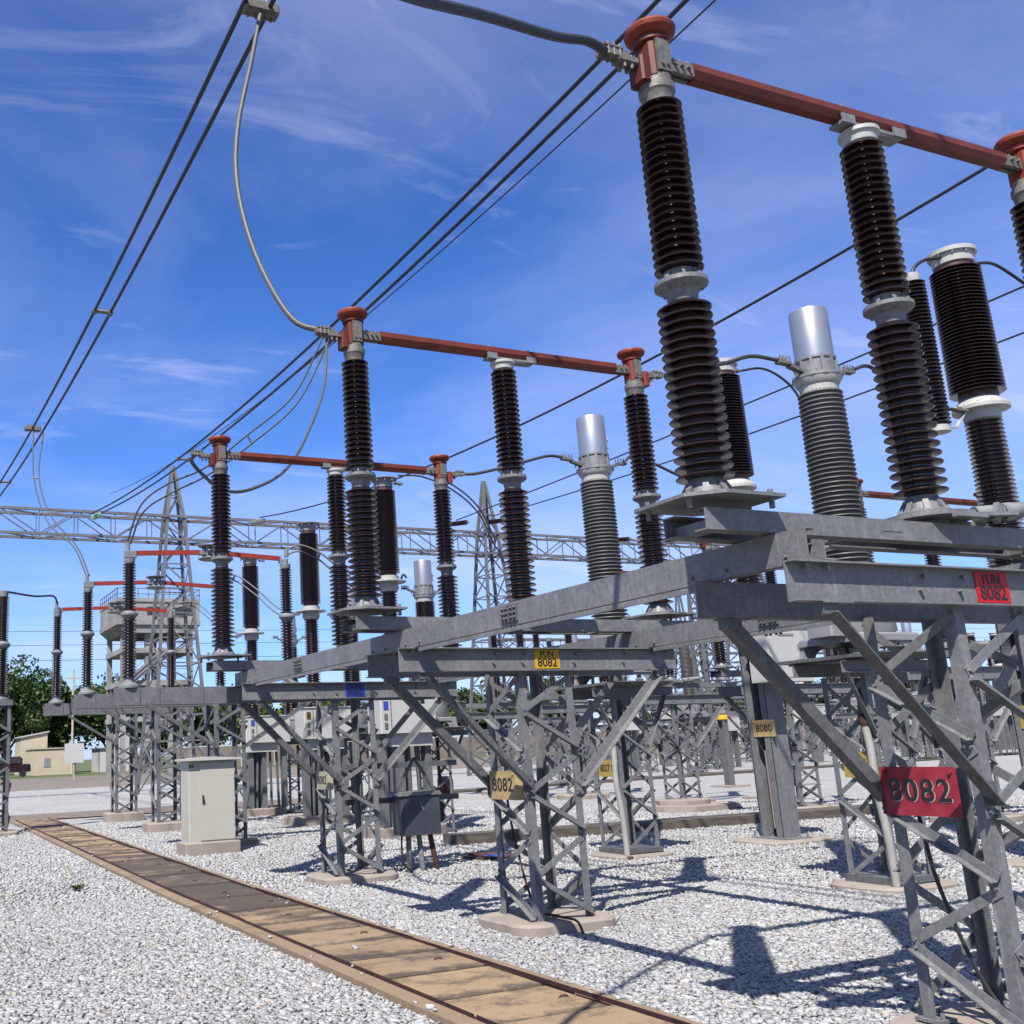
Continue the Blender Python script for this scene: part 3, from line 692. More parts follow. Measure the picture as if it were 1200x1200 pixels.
# ------------------------------------------------------------------ circuit breakers
def breaker(name, capac=True, second=False):
    r = empty(name)
    z_t = 7.4 if not second else 7.38
    m = MB()
    for s in (-1, 1):
        m.sect([(-.16, -.012), (.16, -.012), (.16, .012), (-.16, .012)], (0, s*.20, .05), (0, s*.20, 3.0), (1, 0, 0), (0, 1, 0))
        m.sect([(-.012, 0), (.012, 0), (.012, .12), (-.012, .12)], (-.148, s*.20, .05), (-.148, s*.20, 3.0), (1, 0, 0), (0, -s, 0))
        m.sect([(-.012, 0), (.012, 0), (.012, .12), (-.012, .12)], (.148, s*.20, .05), (.148, s*.20, 3.0), (1, 0, 0), (0, -s, 0))
    m.box((-.26, -.32, .05), (.26, .32, .075)); m.box((-.3, -.3, 2.98), (.3, .3, 3.02))
    for sx in (-.22, .22):
        for sy in (-.28, .28): m.tube([(sx, sy, .07), (sx, sy, .14)], .015, 6)
    m.build('column', M['steel'], r)
    p = MB(); p.tube([(-.05, 0, .2), (-.05, 0, 1.3)], .05, 10); p.tube([(.06, .05, .1), (.06, .05, 2.3)], .02, 8); p.build('operating_rod', M['pad'], r)
    b = MB(); b.box((-.42, -.62, 2.27), (.42, -.215, 3.06), 0, .02); b.box((-.45, -.65, 3.058), (.45, -.19, 3.085)); bo = b.build('mechanism_box', M['white_box'], r)
    d = MB(); d.box((-.2, -.628, 2.93), (.1, -.6195, 2.96)); d.box((.15, -.626, 2.72), (.24, -.6195, 2.80)); d.build('door_handle', M['tank'], bo)
    # hanging mounting base above the box
    f0 = MB(); f0.lathe([(.26, 3.02), (.26, 3.06), (.2, 3.1), (.18, 3.14)], (0, 0, 0), 24); f0.build('base_flange', M['white_flange'], r)
    lo = MB(); lo.lathe(sheds(3.13, 5.16, 38, .15 if not second else .12, .225 if not second else .18, .205 if not second else .165), (0, 0, 0), 30); lo.build('lower_insulator', M['porcelain'] if not second else M['porcelain2'], r)
    f = MB(); f.lathe([(.16, 5.13), (.20, 5.16), (.21, 5.27), (.31, 5.275), (.31, 5.32), (.27, 5.36), (.22, 5.42), (.2, 5.44)] if not second else [(.16, 5.13), (.20, 5.2), (.18, 5.3), (.34, 5.31), (.34, 5.33), (.20, 5.35), (.20, 5.43), (.17, 5.44)], (0, 0, 0), 30)
    for q in range(12):
        a = 2*PI*q/12; f.bolt((.285*math.cos(a), .285*math.sin(a), 5.33), (0, 0, 1), .015, .02)
    fo = f.build('middle_flange', M['white_flange'], r)
    t = MB(); t.bar((-.28, 0, 5.25), (-.46, 0, 5.25), .09, .03)
    for q in (-.36, -.41): t.tube([(q, 0, 5.22), (q, 0, 5.3)], .014, 6)
    t.build('line_terminal', M['dull'], fo)
    rn = .215 if not second else .168
    for za, zb_ in ((5.43, 5.50), (z_t-.28, z_t-.2)): n = MB(); n.lathe([(rn, za), (rn, zb_)], (0, 0, 0), 26); n.build('neck', M['neck'], r)
    up = MB(); up.lathe(sheds(5.49, z_t-.26, 36 if not second else 40, .215 if not second else .165, .305 if not second else .235, .285 if not second else .225), (0, 0, 0), 32); up.build('upper_insulator', M['porcelain'] if not second else M['porcelain2'], r)
    c = MB(); c.lathe([(.22, z_t-.21), (.235, z_t-.2), (.24, z_t-.08), (.275, z_t-.075), (.275, z_t-.02), (.20, z_t)] if not second else [(.18, z_t-.21), (.19, z_t-.06), (.27, z_t-.05), (.27, z_t-.03), (.1, z_t-.01)], (0, 0, 0), 30)
    for q in range(10):
        a = 2*PI*q/10; c.bolt((.25*math.cos(a), .25*math.sin(a), z_t-.085), (0, 0, -1), .014, .02)
    co = c.build('top_cap', M['white_flange'] if not second else M['alu'], r)
    t = MB(); t.bar((.25, 0, z_t-.1), (.42, 0, z_t-.1), .08, .03); t.tube([(.36, 0, z_t-.14), (.36, 0, z_t-.05)], .014, 6); t.build('line_terminal', M['dull'], co)
    if capac:
        k_ = MB(); k_.lathe(sheds(5.02, 6.86, 38, .085, .15, .14), (-.84, 0, 0), 24); ko = k_.build('grading_capacitor', M['porcelain'], r)
        k_ = MB(); k_.lathe([(.09, 6.84), (.095, 6.86), (.095, 6.95), (.03, 6.96)], (-.84, 0, 0), 18); k_.lathe([(.03, 4.92), (.13, 4.93), (.13, 5.0), (.09, 5.03)], (-.84, 0, 0), 18)
        k_.bar((-.75, 0, 5.0), (-.5, 0, 5.03), .04, .02); k_.bar((-.5, 0, 5.03), (-.3, 0, 5.25), .04, .02); k_.build('cap', M['white_flange'], ko)
    return r
brB = breaker('circuit_breaker'); brB.location = (8.33, 3.87, 0)
brC = copy_tree(brB, loc=(8.33, 7.88, 0), skip=('grading_capacitor',))
tag(brB, 'tall brown circuit breaker pole with white flanges, at the right edge behind the nearest switch', 'circuit breaker', 'circuit breaker poles with white flanges')
tag(brC, 'brown circuit breaker pole with white flanges standing on the 8080 column', 'circuit breaker', 'circuit breaker poles with white flanges')
pad(8.33, 3.87, .62, .5, .06, 'tan footing of the breaker column at the right edge'); pad(8.33, 7.88, .62, .46, .06, 'tan footing of the 8080 breaker column')
plate((8.33-.17, 7.78, 1.62), -PI/2, .42, .24, 'sign_cream', [('8080', .15, 0)], 'tan plate reading 8080 on the breaker column right of centre')
plate((8.33-.17, 3.78, 1.62), -PI/2, .42, .26, 'sign_ochre', [('8080', .16, 0)], 'yellow plate reading 8080 cut by the right edge of the photo')

# ------------------------------------------------------------------ cabinets, boxes, small ground things
def kiosk():
    r = empty('control_cabinet', (1.21, 12.95, 0), .0)
    m = MB(); m.box((-.46, -.30, -.05), (.46, .30, .20), 0, .02); m.build('plinth', M['pad'], r)
    m = MB(); m.box((-.39, -.24, .20), (.39, .24, 1.47), 0, .012); b = m.build('body', M['cream_box'], r)
    m = MB(); m.box((-.20, -.252, .23), (.375, -.2405, 1.44)); m.build('door', M['cream_box'], b)
    m = MB(); m.box((-.17, -.268, .80), (-.145, -.2525, .93)); m.tube([(-.155, -.265, .90), (-.155, -.285, .90), (-.155, -.285, .84)], .007, 6); m.build('handle', M['black'], b)
    for z in (.38, .84, 1.3): m = MB(); m.tube([(.385, -.25, z-.035), (.385, -.25, z+.035)], .011, 8); m.build('hinge', M['tank'], b)
    m = MB(); m.box((-.385, -.2445, 1.36), (-.3, -.2405, 1.42)); m.build('maker_plate', M['dull'], b)
    m = MB(); m.sect([(-.47, 1.475), (.47, 1.475), (.47, 1.505), (.0, 1.53), (-.47, 1.505)], (0, -.33, 0), (0, .33, 0), (1, 0, 0), (0, 0, 1)); m.build('roof', M['white_box'], r)
    tag(r, 'cream freestanding control cabinet with a flat overhanging roof beside the walkway', 'cabinet')
    PADS.append((1.21, 12.95, .5, .35))
kiosk()
def mech_box():
    r = empty('drive_mechanism_box', (2.64, 8.38, 0))
    m = MB(); m.box((-.28, -.14, .46), (.28, .16, .95), 0, .02); b = m.build('box', M['grey_box'], r)
    m = MB(); m.sect([(-.30, .95), (.30, .95), (.27, 1.0), (-.27, 1.0)], (0, -.16, 0), (0, .18, 0), (1, 0, 0), (0, 0, 1)); m.build('lid', M['steel'], b)
    m = MB(); m.bar((-.03, -.15, .86), (.03, -.15, .76), .012, .012); m.build('handle', M['alu'], b)
    m = MB(); m.bar((-.28, .0, 1.0), (0, 0, 1.42), .04, .02, (0, 1, 0)); m.bar((.28, .0, 1.0), (0, 0, 1.42), .04, .02, (0, 1, 0)); m.box((-.9, .19, 1.3), (.75, .25, 1.37)); m.box((-.9, .19, .86), (.75, .25, .93)); m.build('bracket', M['steel_dark'], r)
    for x in (-.12, .01, .15):
        m = MB(); m.tube([(x*1.15, 0, .47), (x*1.5+.02, -.02, 0)], .035, 12); m.build('conduit', M['steel' if x < .1 else 'rust'], r)
    m = MB(); m.tube(curve_pts([(-.26, -.05, .5), (-.27, -.06, .2), (-.2, -.1, .04), (-.1, -.12, 0.)], 6), .012, 7); m.build('cable', M['black'], r)
    tag(r, 'slate grey drive mechanism box on three conduits behind the middle support', 'mechanism box')
mech_box()
def trench_board(p0, p1, w, h, lab):
    m = MB(); p0, p1 = V((*p0, 0)), V((*p1, 0)); d = (p1-p0); n = int(d.length/.9)
    for i in range(n):
        a = p0+d*(i/n); b = p0+d*((i+.985)/n); q = random.uniform(-.015, .015)
        m.bar(a+V((0, q, h/2-.01)), b+V((0, -q, h/2-.01+random.uniform(-.01, .01))), w, h)
    tag(m.build('trench_board', M['timber']), lab, 'trench cover')
trench_board((4.7, 11.2), (14.5, 10.2), .55, .17, 'dark weathered cable trench cover lying across the gravel behind the middle support')
trench_board((9.8, 26.6), (60, 31.5), .9, .09, 'brown cable trench cover running across the far gravel on the right')
r = empty('manhole', (4.12, 9.1, 0)); m = MB(); m.lathe([(.38, 0), (.38, .05), (.30, .055), (.29, .03), (.004, .03)], (0, 0, 0), 24); m.build('rim', M['rust'], r)
m = MB(); m.lathe([(.2, .032), (.004, .036)], (.12, -.05, 0), 20); m.build('blue_water', M['blue'], r); tag(r, 'rusty round manhole holding blue water on the gravel behind the middle support', 'manhole')  # flat blue disc stands for the water in the manhole
# round slab in the middle distance
m = MB(); n = 18; pts = [(1.05*math.cos(2*PI*q/n)*random.uniform(.9, 1.05), .8*math.sin(2*PI*q/n)*random.uniform(.9, 1.05)) for q in range(n)]
m.sect(pts, (0, 0, -.02), (0, 0, .13), (1, 0, 0), (0, 1, 0)); m.sect([(x*.6-.1, y_*.6+.1) for x, y_ in pts], (0, 0, .13), (0, 0, .22), (1, 0, 0), (0, 1, 0)); o = m.build('concrete_slab', M['pad'], loc=(12.2, 14.0, 0))
tag(o, 'rough rounded concrete slab on the gravel in front of the blue capped support', 'concrete slab'); PADS.append((12.2, 14., 1., .8))

# ------------------------------------------------------------------ left bay: centre-break switches
def centre_break():
    r = empty('centre_break_switch')                           # origin on ground below the left stack
    zb = 2.95
    m = MB()
    for s in (-1, 1): m.chan((-.30, s*.14, zb-.40), (3.45, s*.14, zb-.40), .30, .07, .01, (0, 0, 1), (0, -s, 0))
    for x in (.15, .5, 1.3, 2.4): m.box((x, -.152, zb-.40), (x+.012, -.1405, zb-.1))
    m.build('base_frame', M['steel_far'], r)
    for x, mir in ((0, 1), (3.0, -1)):
        s = MB(); s.lathe(sheds(zb+.08, zb+1.12, 19, .075, .132), (x, 0, 0), 18); s.lathe(sheds(zb+1.26, zb+2.12, 17, .07, .122), (x, 0, 0), 18); so = s.build('insulator_stack', M['porcelain2'], r)
        f = MB(); f.lathe([(.09, zb+1.10), (.13, zb+1.16), (.155, zb+1.18), (.155, zb+1.21), (.09, zb+1.27)], (x, 0, 0), 18); f.build('middle_flange', M['alu'], so)
        f = MB(); f.lathe([(.19, zb-.1), (.19, zb-.06), (.10, zb+.0), (.09, zb+.085)], (x, 0, 0), 18); f.build('base_flange', M['alu'], so)
        h = MB(); h.lathe([(.09, zb+2.11), (.10, zb+2.14), (.10, zb+2.2), (.055, zb+2.2), (.055, zb+2.3)], (x, 0, 0), 16); h.box((x-.09, -.06, zb+2.22), (x+.12*mir, .06, zb+2.35), 0, .01); h.tube([(x-.03*mir, 0, zb+2.34), (x-.03*mir, 0, zb+2.5)], .042, 10); h.build('head', M['alu'], so)
        a = MB(); a.bar((x+.12*mir, 0, zb+2.31), (1.5-mir*.18, 0, zb+2.37), .06, .085); a.build('arm', M['orange_far'], r)
    c = MB(); z = zb+2.37; c.lathe([(.17, z-.14), (.22, z-.12), (.17, z-.10)], (1.5, 0, 0), 20); c.lathe([(.17, z+.10), (.22, z+.12), (.17, z+.14)], (1.5, 0, 0), 20)
    c.bar((1.3, 0, z-.01), (1.7, 0, z+.01), .13, .08)
    for q in range(6): c.bar((1.5+.12*math.cos(q), .12*math.sin(q), z-.12), (1.5+.12*math.cos(q), .12*math.sin(q), z+.12), .03, .03)
    c.build('centre_contact', M['alu'], r); return r
cb = centre_break(); cbt = lattice_tower('lattice_support', 2.54, .28, 7, .07, .05, 'steel_far')
for e in (-1, 1):
    m = MB(); m.angle((e*1.55, -.30, 2.53), (e*.26, -.30, 1.75), .065, .008, (0, 0, 1), (0, -1, 0)); m.build('knee_brace', M['steel_dark'], cbt)
LP = [(.18, 14.2, -.10), (.27, 18.7, .07), (.32, 23.2, .12)]
where = ['nearest of the three', 'middle of the three', 'furthest of the three']
for i, (x, yy, dz) in enumerate(LP):
    o = cb if i == 0 else copy_tree(cb); o.location = (x, yy, dz)
    tag(o, 'two stack switch with straight red arms on the left, '+where[i], 'disconnector', 'centre break switches with red arms')
    t = cbt if i == 0 else copy_tree(cbt); t.location = (x+1.75, yy, dz)
    tag(t, f'lattice support under the red armed switches, {where[i]}', 'steel support', 'supports of the centre break switches')
    pad(x+1.75, yy, .5, .42, .16+dz*.5, f'concrete footing under the red armed switches, {where[i]}')
# single post insulator at the left edge
def post_insul():
    r = empty('post_insulator'); s = MB(); s.lathe(sheds(3.05, 4.1, 20, .085, .15), (0, 0, 0), 18); s.lathe(sheds(4.28, 5.3, 20, .08, .14), (0, 0, 0), 18); s.build('insulator_stack', M['porcelain2'], r)
    f = MB(); f.lathe([(.1, 4.08), (.16, 4.14), (.18, 4.17), (.18, 4.2), (.1, 4.28)], (0, 0, 0), 18); f.lathe([(.2, 2.94), (.2, 2.97), (.12, 3.0), (.1, 3.06)], (0, 0, 0), 18); f.lathe([(.1, 5.29), (.11, 5.42), (.03, 5.44)], (0, 0, 0), 16); f.build('flange', M['alu'], r); return r
pi_ = post_insul(); pi_.location = (-1.30, 20.65, 0); tag(pi_, 'brown two piece post insulator cut by the left edge of the photo', 'insulator')
t = lattice_tower('lattice_support', 2.93, .27, 8, .075, .05, 'steel_far'); m = MB()
for a in ((-.3, -.3, .3, -.3), (.3, -.3, .3, .3), (.3, .3, -.3, .3), (-.3, .3, -.3, -.3)): m.bar((a[0], a[1], 2.86), (a[2], a[3], 2.86), .03, .1)
m.box((-.28, -.28, 2.915), (.28, .28, 2.938)); m.build('cap_frame', M['steel_far'], t); t.location = (-1.36, 20.7, 0)
tag(t, 'square lattice support cut by the left edge, beside the start of the walkway', 'steel support'); pad(-1.36, 20.7, .5, .45, .1, 'footing of the lattice support at the left edge')
# far bay breakers and transformers
b2 = breaker('circuit_breaker', False, True)
B2 = [(4.96, 13.4), (5.05, 17.5), (5.12, 21.8)]
for i, (x, yy) in enumerate(B2):
    o = b2 if i == 0 else copy_tree(b2); o.location = (x, yy, -.70)
    tag(o, ['thick brown breaker pole with disc flange right behind the middle large stack', 'thick brown breaker pole with disc flange between the left and middle large switches', 'thick brown breaker pole with disc flange just right of the leftmost large stack'][i], 'circuit breaker', 'breaker poles in the second bay')
    pad(x, yy-.1, .7, .5, .20, ['pale footing of the white cabinet with blue sticker', 'pale footing of the white cabinet with yellow sticker', 'pale footing of the white cabinet right of the cream cabinet'][i])
b3 = current_transformer('current_transformer', False, 3.0, 2.2)
for i, (x, yy) in enumerate([(5.72, 13.4), (6.0, 17.5), (6.2, 21.8)]):
    o = b3 if i == 0 else copy_tree(b3); o.location = (x, yy, 0); o.scale = (.83, .83, .82)
    tag(o, ['small brown current transformer with silver cap seen between the middle stacks', 'silver capped brown transformer half hidden behind the large middle stack', 'furthest silver capped brown transformer in the second bay'][i], 'transformer', 'silver capped transformers in the second bay')
    s_ = copy_tree(st, loc=(x, yy, -.03)); s_.scale = (.83, .83, .83); tag(s_, ['lattice stand of the small silver capped transformer between the middle stacks', 'lattice stand of the half hidden silver capped transformer', 'lattice stand of the furthest silver capped transformer'][i], 'steel support', 'transformer stands in the second bay')
def leg_box():
    r = empty('breaker_cabinet'); m = MB(); m.box((-.56, -.28, 1.80), (.56, .28, 2.44), 0, .02); b = m.build('body', M['white_box'], r)
    m = MB(); m.box((-.58, -.30, 2.44), (.58, .30, 2.465)); m.build('roof', M['white_box'], b)
    m = MB(); m.box((-.36, -.292, 1.84), (-.352, -.2805, 2.40)); m.box((-.49, -.292, 1.88), (-.43, -.2805, 1.99)); m.box((-.49, -.292, 2.04), (-.43, -.2805, 2.14)); m.build('vent', M['dull'], b)
    for x in (-.45, -.1, .45):
        m = MB(); m.box((x-.06, -.09, .2), (x+.06, .09, 1.80)); m.build('leg', M['steel_far'], r)
    for x in (-.3, .1, .3):
        m = MB(); m.tube([(x, .0, .0), (x*.8, 0, 1.85)], .035, 8); m.build('conduit', M['steel_dark'], r)
    return r
lb = leg_box()
for i, (x, yy) in enumerate([(4.86, 12.95), (5.06, 17.05), (5.3, 21.35)]):
    o = lb if i == 0 else copy_tree(lb); o.location = (x, yy, 0)
    tag(o, ['white cabinet on legs with a blue sticker behind the middle support', 'white cabinet on legs with a yellow sticker behind the blue labelled support', 'white cabinet on legs right of the cream cabinet, furthest of the three'][i], 'cabinet', 'white breaker cabinets on legs')
    if i < 2: m = MB(); m.box((-.50, -.293, 2.22), (-.41, -.2805, 2.36)); m.build('sticker', M['blue' if i == 0 else 'yellow'], o)
m = MB(); m.lathe([(.10, 0), (.15, .03), (.16, .08), (.16, .34), (.14, .38), (.05, .41)], (0, 0, .55), 18); m.tube([(-.13, 0, .6), (-.15, 0, 0)], .02, 8); m.tube([(.13, 0, .6), (.15, 0, 0)], .02, 8); m.tube([(0, .13, .6), (0, .15, 0)], .02, 8)
tag(m.build('pressure_tank', M['redbarrel'], loc=(6.6, 14.6, 0)), 'small red tank on three legs behind the grey mechanism box', 'tank')
# row of switches further right
for xx, yy, w_ in ((12.6, 7.9, 'nearest, seen through the near support'), (13.0, 11.8, 'second, behind the 8080 column'), (13.45, 15.6, 'third, behind the round slab'), (13.8, 19.9, 'fourth from the front'), (14.1, 24.2, 'furthest of five')):
    t = copy_tree(tw, loc=(xx, yy, .1)); o = copy_tree(sw, loc=(xx-TX, yy, Z0+.1))
    tag(t, f'lattice support in the right background row, {w_}', 'steel support', 'supports of the right background row')
    tag(o, f'disconnector in the right background row, {w_}', 'disconnector', 'disconnectors of the right background row')
    pad(xx, yy, .6, .5, .13, f'tan footing in the right background row, {w_}')
# short posts with coloured heads
def head_post(x, yy, h, col, lab):
    r = empty('capped_post', (x, yy, 0)); m = MB()
    m.sect([(-.1, -.11), (.1, -.11), (.1, -.095), (.008, -.095), (.008, .095), (.1, .095), (.1, .11), (-.1, .11), (-.1, .095), (-.008, .095), (-.008, -.095), (-.1, -.095)], (0, 0, 0), (0, 0, h), (1, 0, 0), (0, 1, 0)); m.build('post', M['steel_far'], r)
    m = MB(); m.lathe([(.1, h), (.17, h+.03), (.17, h+.13), (.09, h+.17), (.05, h+.2)], (0, 0, 0), 14); m.build('head', M[col], r)
    m = MB(); m.lathe([(.09, h+.17), (.14, h+.2), (.14, h+.26), (.05, h+.3)], (0, 0, 0), 14); m.build('cap', M['tank'], r)
    m = MB(); m.box((-.4, -.4, -.02), (.4, .4, .05)); m.build('footing', M['pad'], r)
    tag(r, lab, 'post')
head_post(19.7, 20.6, 1.95, 'yellow', 'steel post with yellow head left of the 8080 column')
head_post(21.1, 19.4, 1.95, 'yellow', 'steel post with yellow head right of the 8080 column')
head_post(27.7, 35.9, 1.9, 'blue', 'steel post with blue head behind the right knee brace of the middle support')
head_post(26.2, 24.3, 1.95, 'yellow', 'steel post with yellow head behind the nearest lattice support')
head_post(16.0, 15.6, 1.95, 'blue', 'steel post with blue head beside the right background row')

# ------------------------------------------------------------------ far right yard: merged copies
bpy.context.view_layer.update()
me_ct = merge_tree(ctB, 'distant_transformer'); me_br = merge_tree(brB, 'distant_breaker'); me_st = merge_tree(st, 'distant_stand')
me_tw = merge_tree(t, 'distant_support'); me_cb = merge_tree(cb, 'distant_switch'); me_pi = merge_tree(pi_, 'distant_insulator')
me_lb = merge_tree(lb, 'distant_cabinet')
# keep the merged far meshes at their own origin
def far(me, name, x, y_, lab, cat, grp, z=0., rz=0.):
    tag(from_mesh(me, name, (x, y_, z), rz), lab, cat, grp)
rnd = random.Random(5)
for row, y_ in enumerate((29.5, 34.0, 39.5, 46., 53.)):
    x = 20+row*4.5
    while x < 34+y_*1.15:
        q = rnd.random(); z = rnd.uniform(-.2, .1)
        if q < .3:
            far(me_ct, 'current_transformer', x, y_, 'silver capped transformer in the distant equipment on the right', 'transformer', 'distant transformers on the right', z); far(me_st, 'transformer_stand', x, y_, 'lattice stand in the distant equipment on the right', 'steel support', 'distant stands on the right', z)
        elif q < .55: far(me_br, 'circuit_breaker', x, y_, 'breaker pole in the distant equipment on the right', 'circuit breaker', 'distant breakers on the right', z-.3)
        elif q < .85:
            far(me_pi, 'post_insulator', x, y_, 'post insulator in the distant equipment on the right', 'insulator', 'distant post insulators on the right', z); far(me_tw, 'lattice_support', x, y_, 'square lattice support in the distant equipment on the right', 'steel support', 'distant lattice supports on the right', z)
        else: far(me_lb, 'breaker_cabinet', x, y_, 'white cabinet on legs in the distant equipment on the right', 'cabinet', 'distant cabinets on the right', z)
        x += rnd.uniform(1.7, 3.6)
# tubular busbars on the distant rows
for j, (x0, x1, y_, z) in enumerate(((22, 58, 31.5, 3.05), (24, 62, 36.5, 3.5), (30, 75, 42.5, 3.0))):
    r = empty('tubular_busbar', (x0, y_, 0)); m = MB(); m.tube([(0, 0, z), (x1-x0, 0, z)], .07, 8); m.build('tube', M['steel_far'], r)
    for x in range(1, int(x1-x0), 5):
        m = MB(); m.lathe(sheds(z-.75, z-.08, 9, .05, .11), (x, 0, 0), 10); m.build('insulator', M['porcelain2'], r)
        m = MB(); m.box((x-.06, -.06, 0), (x+.06, .06, z-.75)); m.build('post', M['steel_far'], r)
    tag(r, ['nearest horizontal tubular busbar on posts across the distant right yard', 'second horizontal tubular busbar on posts across the distant right yard', 'third and furthest horizontal tubular busbar in the distant right yard'][j], 'busbar')

# ------------------------------------------------------------------ gantries
def lattice_box(mb, p0, p1, w, h, n, cw=.07, lw=.035):
    p0, p1 = V(p0), V(p1); L = (p1-p0).length; d = (p1-p0)/L; a = V((d.y, -d.x, 0)).normalized(); u = V((0, 0, 1))
    for sa in (-1, 1):
        for su in (0, 1): mb.bar(p0+a*(sa*w/2)+u*(su*h), p1+a*(sa*w/2)+u*(su*h), cw, cw)
    for i in range(n):
        q0, q1 = p0+d*(L*i/n), p0+d*(L*(i+1)/n)
        for sa in (-1, 1):
            s0, s1 = (0, h) if i % 2 == 0 else (h, 0)
            mb.bar(q0+a*(sa*w/2)+u*s0, q1+a*(sa*w/2)+u*s1, lw, lw); mb.bar(q0+a*(sa*w/2), q0+a*(sa*w/2)+u*h, lw*.8, lw*.8)
        for su in (0, h): mb.bar(q0+a*(w/2*(1 if i % 2 else -1))+u*su, q1+a*(w/2*(-1 if i % 2 else 1))+u*su, lw, lw)
def gantry_column(x, y_, h_top, h_beam, b0=2.6, b1=.75, mat='steel_far'):
    r = empty('gantry_column', (x, y_, 0)); m = MB(); nz = 11
    zs = [h_beam*(1-(1-i/nz)**1.15) if False else h_beam*i/nz for i in range(nz+1)]+[h_beam+1., h_top]
    hw = lambda z: (b0+(b1-b0)*min(1, z/h_beam))/2 if z <= h_beam else b1/2*(1-(z-h_beam)/(h_top-h_beam)*.92)
    for sx in (-1, 1):
        for sy in (-1, 1):
            for z0, z1 in zip(zs[:-1], zs[1:]): m.bar((sx*hw(z0), sy*hw(z0), z0), (sx*hw(z1), sy*hw(z1), z1), .13, .13, (1, 0, 0))
    m.build('leg_frame', M[mat], r); m = MB()
    for i, (z0, z1) in enumerate(zip(zs[:-1], zs[1:])):
        a, b = hw(z0), hw(z1); e = 1 if i % 2 else -1
        for s in (-1, 1):
            m.bar((-a*e, s*a, z0), (b*e, s*b, z1), .07, .03, (0, 1, 0)); m.bar((s*a, -a*e, z0), (s*b, b*e, z1), .07, .03, (1, 0, 0))
            m.bar((-b, s*b, z1), (b, s*b, z1), .06, .03, (0, 1, 0)); m.bar((s*b, -b, z1), (s*b, b, z1), .06, .03, (1, 0, 0))
    m.build('lacing', M[mat], r); return r
GY = 40.
g1 = gantry_column(7.9, GY, 14.3, 11.9); tag(g1, 'tapered lattice gantry column in front of the concrete building', 'gantry column', 'tapered gantry columns')
g2 = gantry_column(24.3, GY, 14.7, 11.9); tag(g2, 'tapered lattice gantry column behind the middle large switch', 'gantry column', 'tapered gantry columns')
g3 = gantry_column(41, GY, 14.7, 11.9); tag(g3, 'tapered lattice gantry column hidden behind the nearest switch, furthest right', 'gantry column', 'tapered gantry columns')
r = empty('gantry_beam', (-14, GY, 10.85)); m = MB(); lattice_box(m, (0, 0, 0), (64, 0, 0), .9, 1.05, 40, .11, .05); m.build('truss', M['steel_far'], r)
tag(r, 'long horizontal lattice gantry beam crossing the sky behind the switches', 'gantry beam')
g4 = gantry_column(60, 66, 15, 9.4); tag(g4, 'distant lattice gantry column seen under the nearest crossbeam, left one', 'gantry column', 'distant gantry columns')
g5 = gantry_column(86, 66, 15, 9.4); tag(g5, 'distant lattice gantry column seen under the nearest crossbeam, right one', 'gantry column', 'distant gantry columns')
r = empty('gantry_beam', (40, 66, 8.4)); m = MB(); lattice_box(m, (0, 0, 0), (75, 0, 0), 1., 1.1, 44, .13, .06); m.build('truss', M['steel_far'], r); tag(r, 'distant lattice gantry beam low over the right background', 'gantry beam')
# mid yard lattice masts on the right
for x, y_, h, lab in ((31, 33, 9.5, 'slim lattice mast behind the white mechanism box on the 8080 column'), (38, 36, 10.5, 'slim lattice mast right of the 8080 column'), (52, 44, 11, 'slim lattice mast behind the nearest lattice support')):
    c = gantry_column(x, y_, h, h-1.5, .9, .5); c.name = 'lattice_mast'; tag(c, lab, 'lattice mast')
# tension strings
def tension_string(x, y0, z0, y1, z1, mat, lab, n=12):
    r = empty('tension_insulator', (x, y0, z0)); d = V((0, y1-y0, z1-z0)); L = d.length; rot = d.to_track_quat('Z', 'Y').to_matrix().to_4x4()
    m = MB(); m.lathe(sheds(.25, L-.25, n, .04, .12), (0, 0, 0), 14); o = m.build('discs', M[mat], r); o.matrix_local = rot
    m = MB(); m.tube([(0, 0, 0), (0, 0, L)], .025, 6); m.box((-.2, -.02, L-.25), (.2, .02, L-.12)); o = m.build('fitting', M['alu'], r); o.matrix_local = rot
    tag(r, lab, 'insulator', 'tension insulators on the gantry')
# ------------------------------------------------------------------ overhead lines
def parab(x, z0, ym, a, y0, y1, n=40): return [(x, y0+(y1-y0)*i/n, z0+a*(y0+(y1-y0)*i/n-ym)**2) for i in range(n+1)]
def bundle(x, z0, ym, a, y0, y1, r_, sp, spacers, lab, mat='line'):
    root = empty('line_bundle', (x, y0, z0+a*(y0-ym)**2))
    off = -V(root.location)
    for s in (-.5, .5):
        m = MB(); m.tube(parab(x+s*sp, z0, ym, a, y0, y1), r_, 7); o = m.build('conductor', M[mat], root); o.location = off
    for y_ in spacers:
        z = z0+a*(y_-ym)**2; m = MB(); m.tube([(x-sp*.55, y_, z), (x+sp*.55, y_, z)], r_*1.3, 7); m.tube([(x-sp*.5, y_-.06, z), (x-sp*.5, y_+.06, z)], r_*2, 7); m.tube([(x+sp*.5, y_-.06, z), (x+sp*.5, y_+.06, z)], r_*2, 7); o = m.build('spacer', M['dull'], root); o.location = off
    return tag(root, lab, 'power line')
bundle(-.27, 9.9, 10, .0020, -20, 38.6, .03, .30, (14.6, 31.2), 'dark twin conductor bundle crossing the upper left sky')
bundle(4.2, 9.75, 11.5, .00255, -14, 38.4, .03, .32, (2.0, 25.0), 'dark twin conductor bundle running from the top centre to the gantry behind the second switch')
def single(x, z0, ym, a, y0, y1, lab, r_=.028):
    m = MB(); m.tube(parab(x, z0, ym, a, y0, y1), r_, 7); tag(m.build('overhead_wire', M['line']), lab, 'power line')
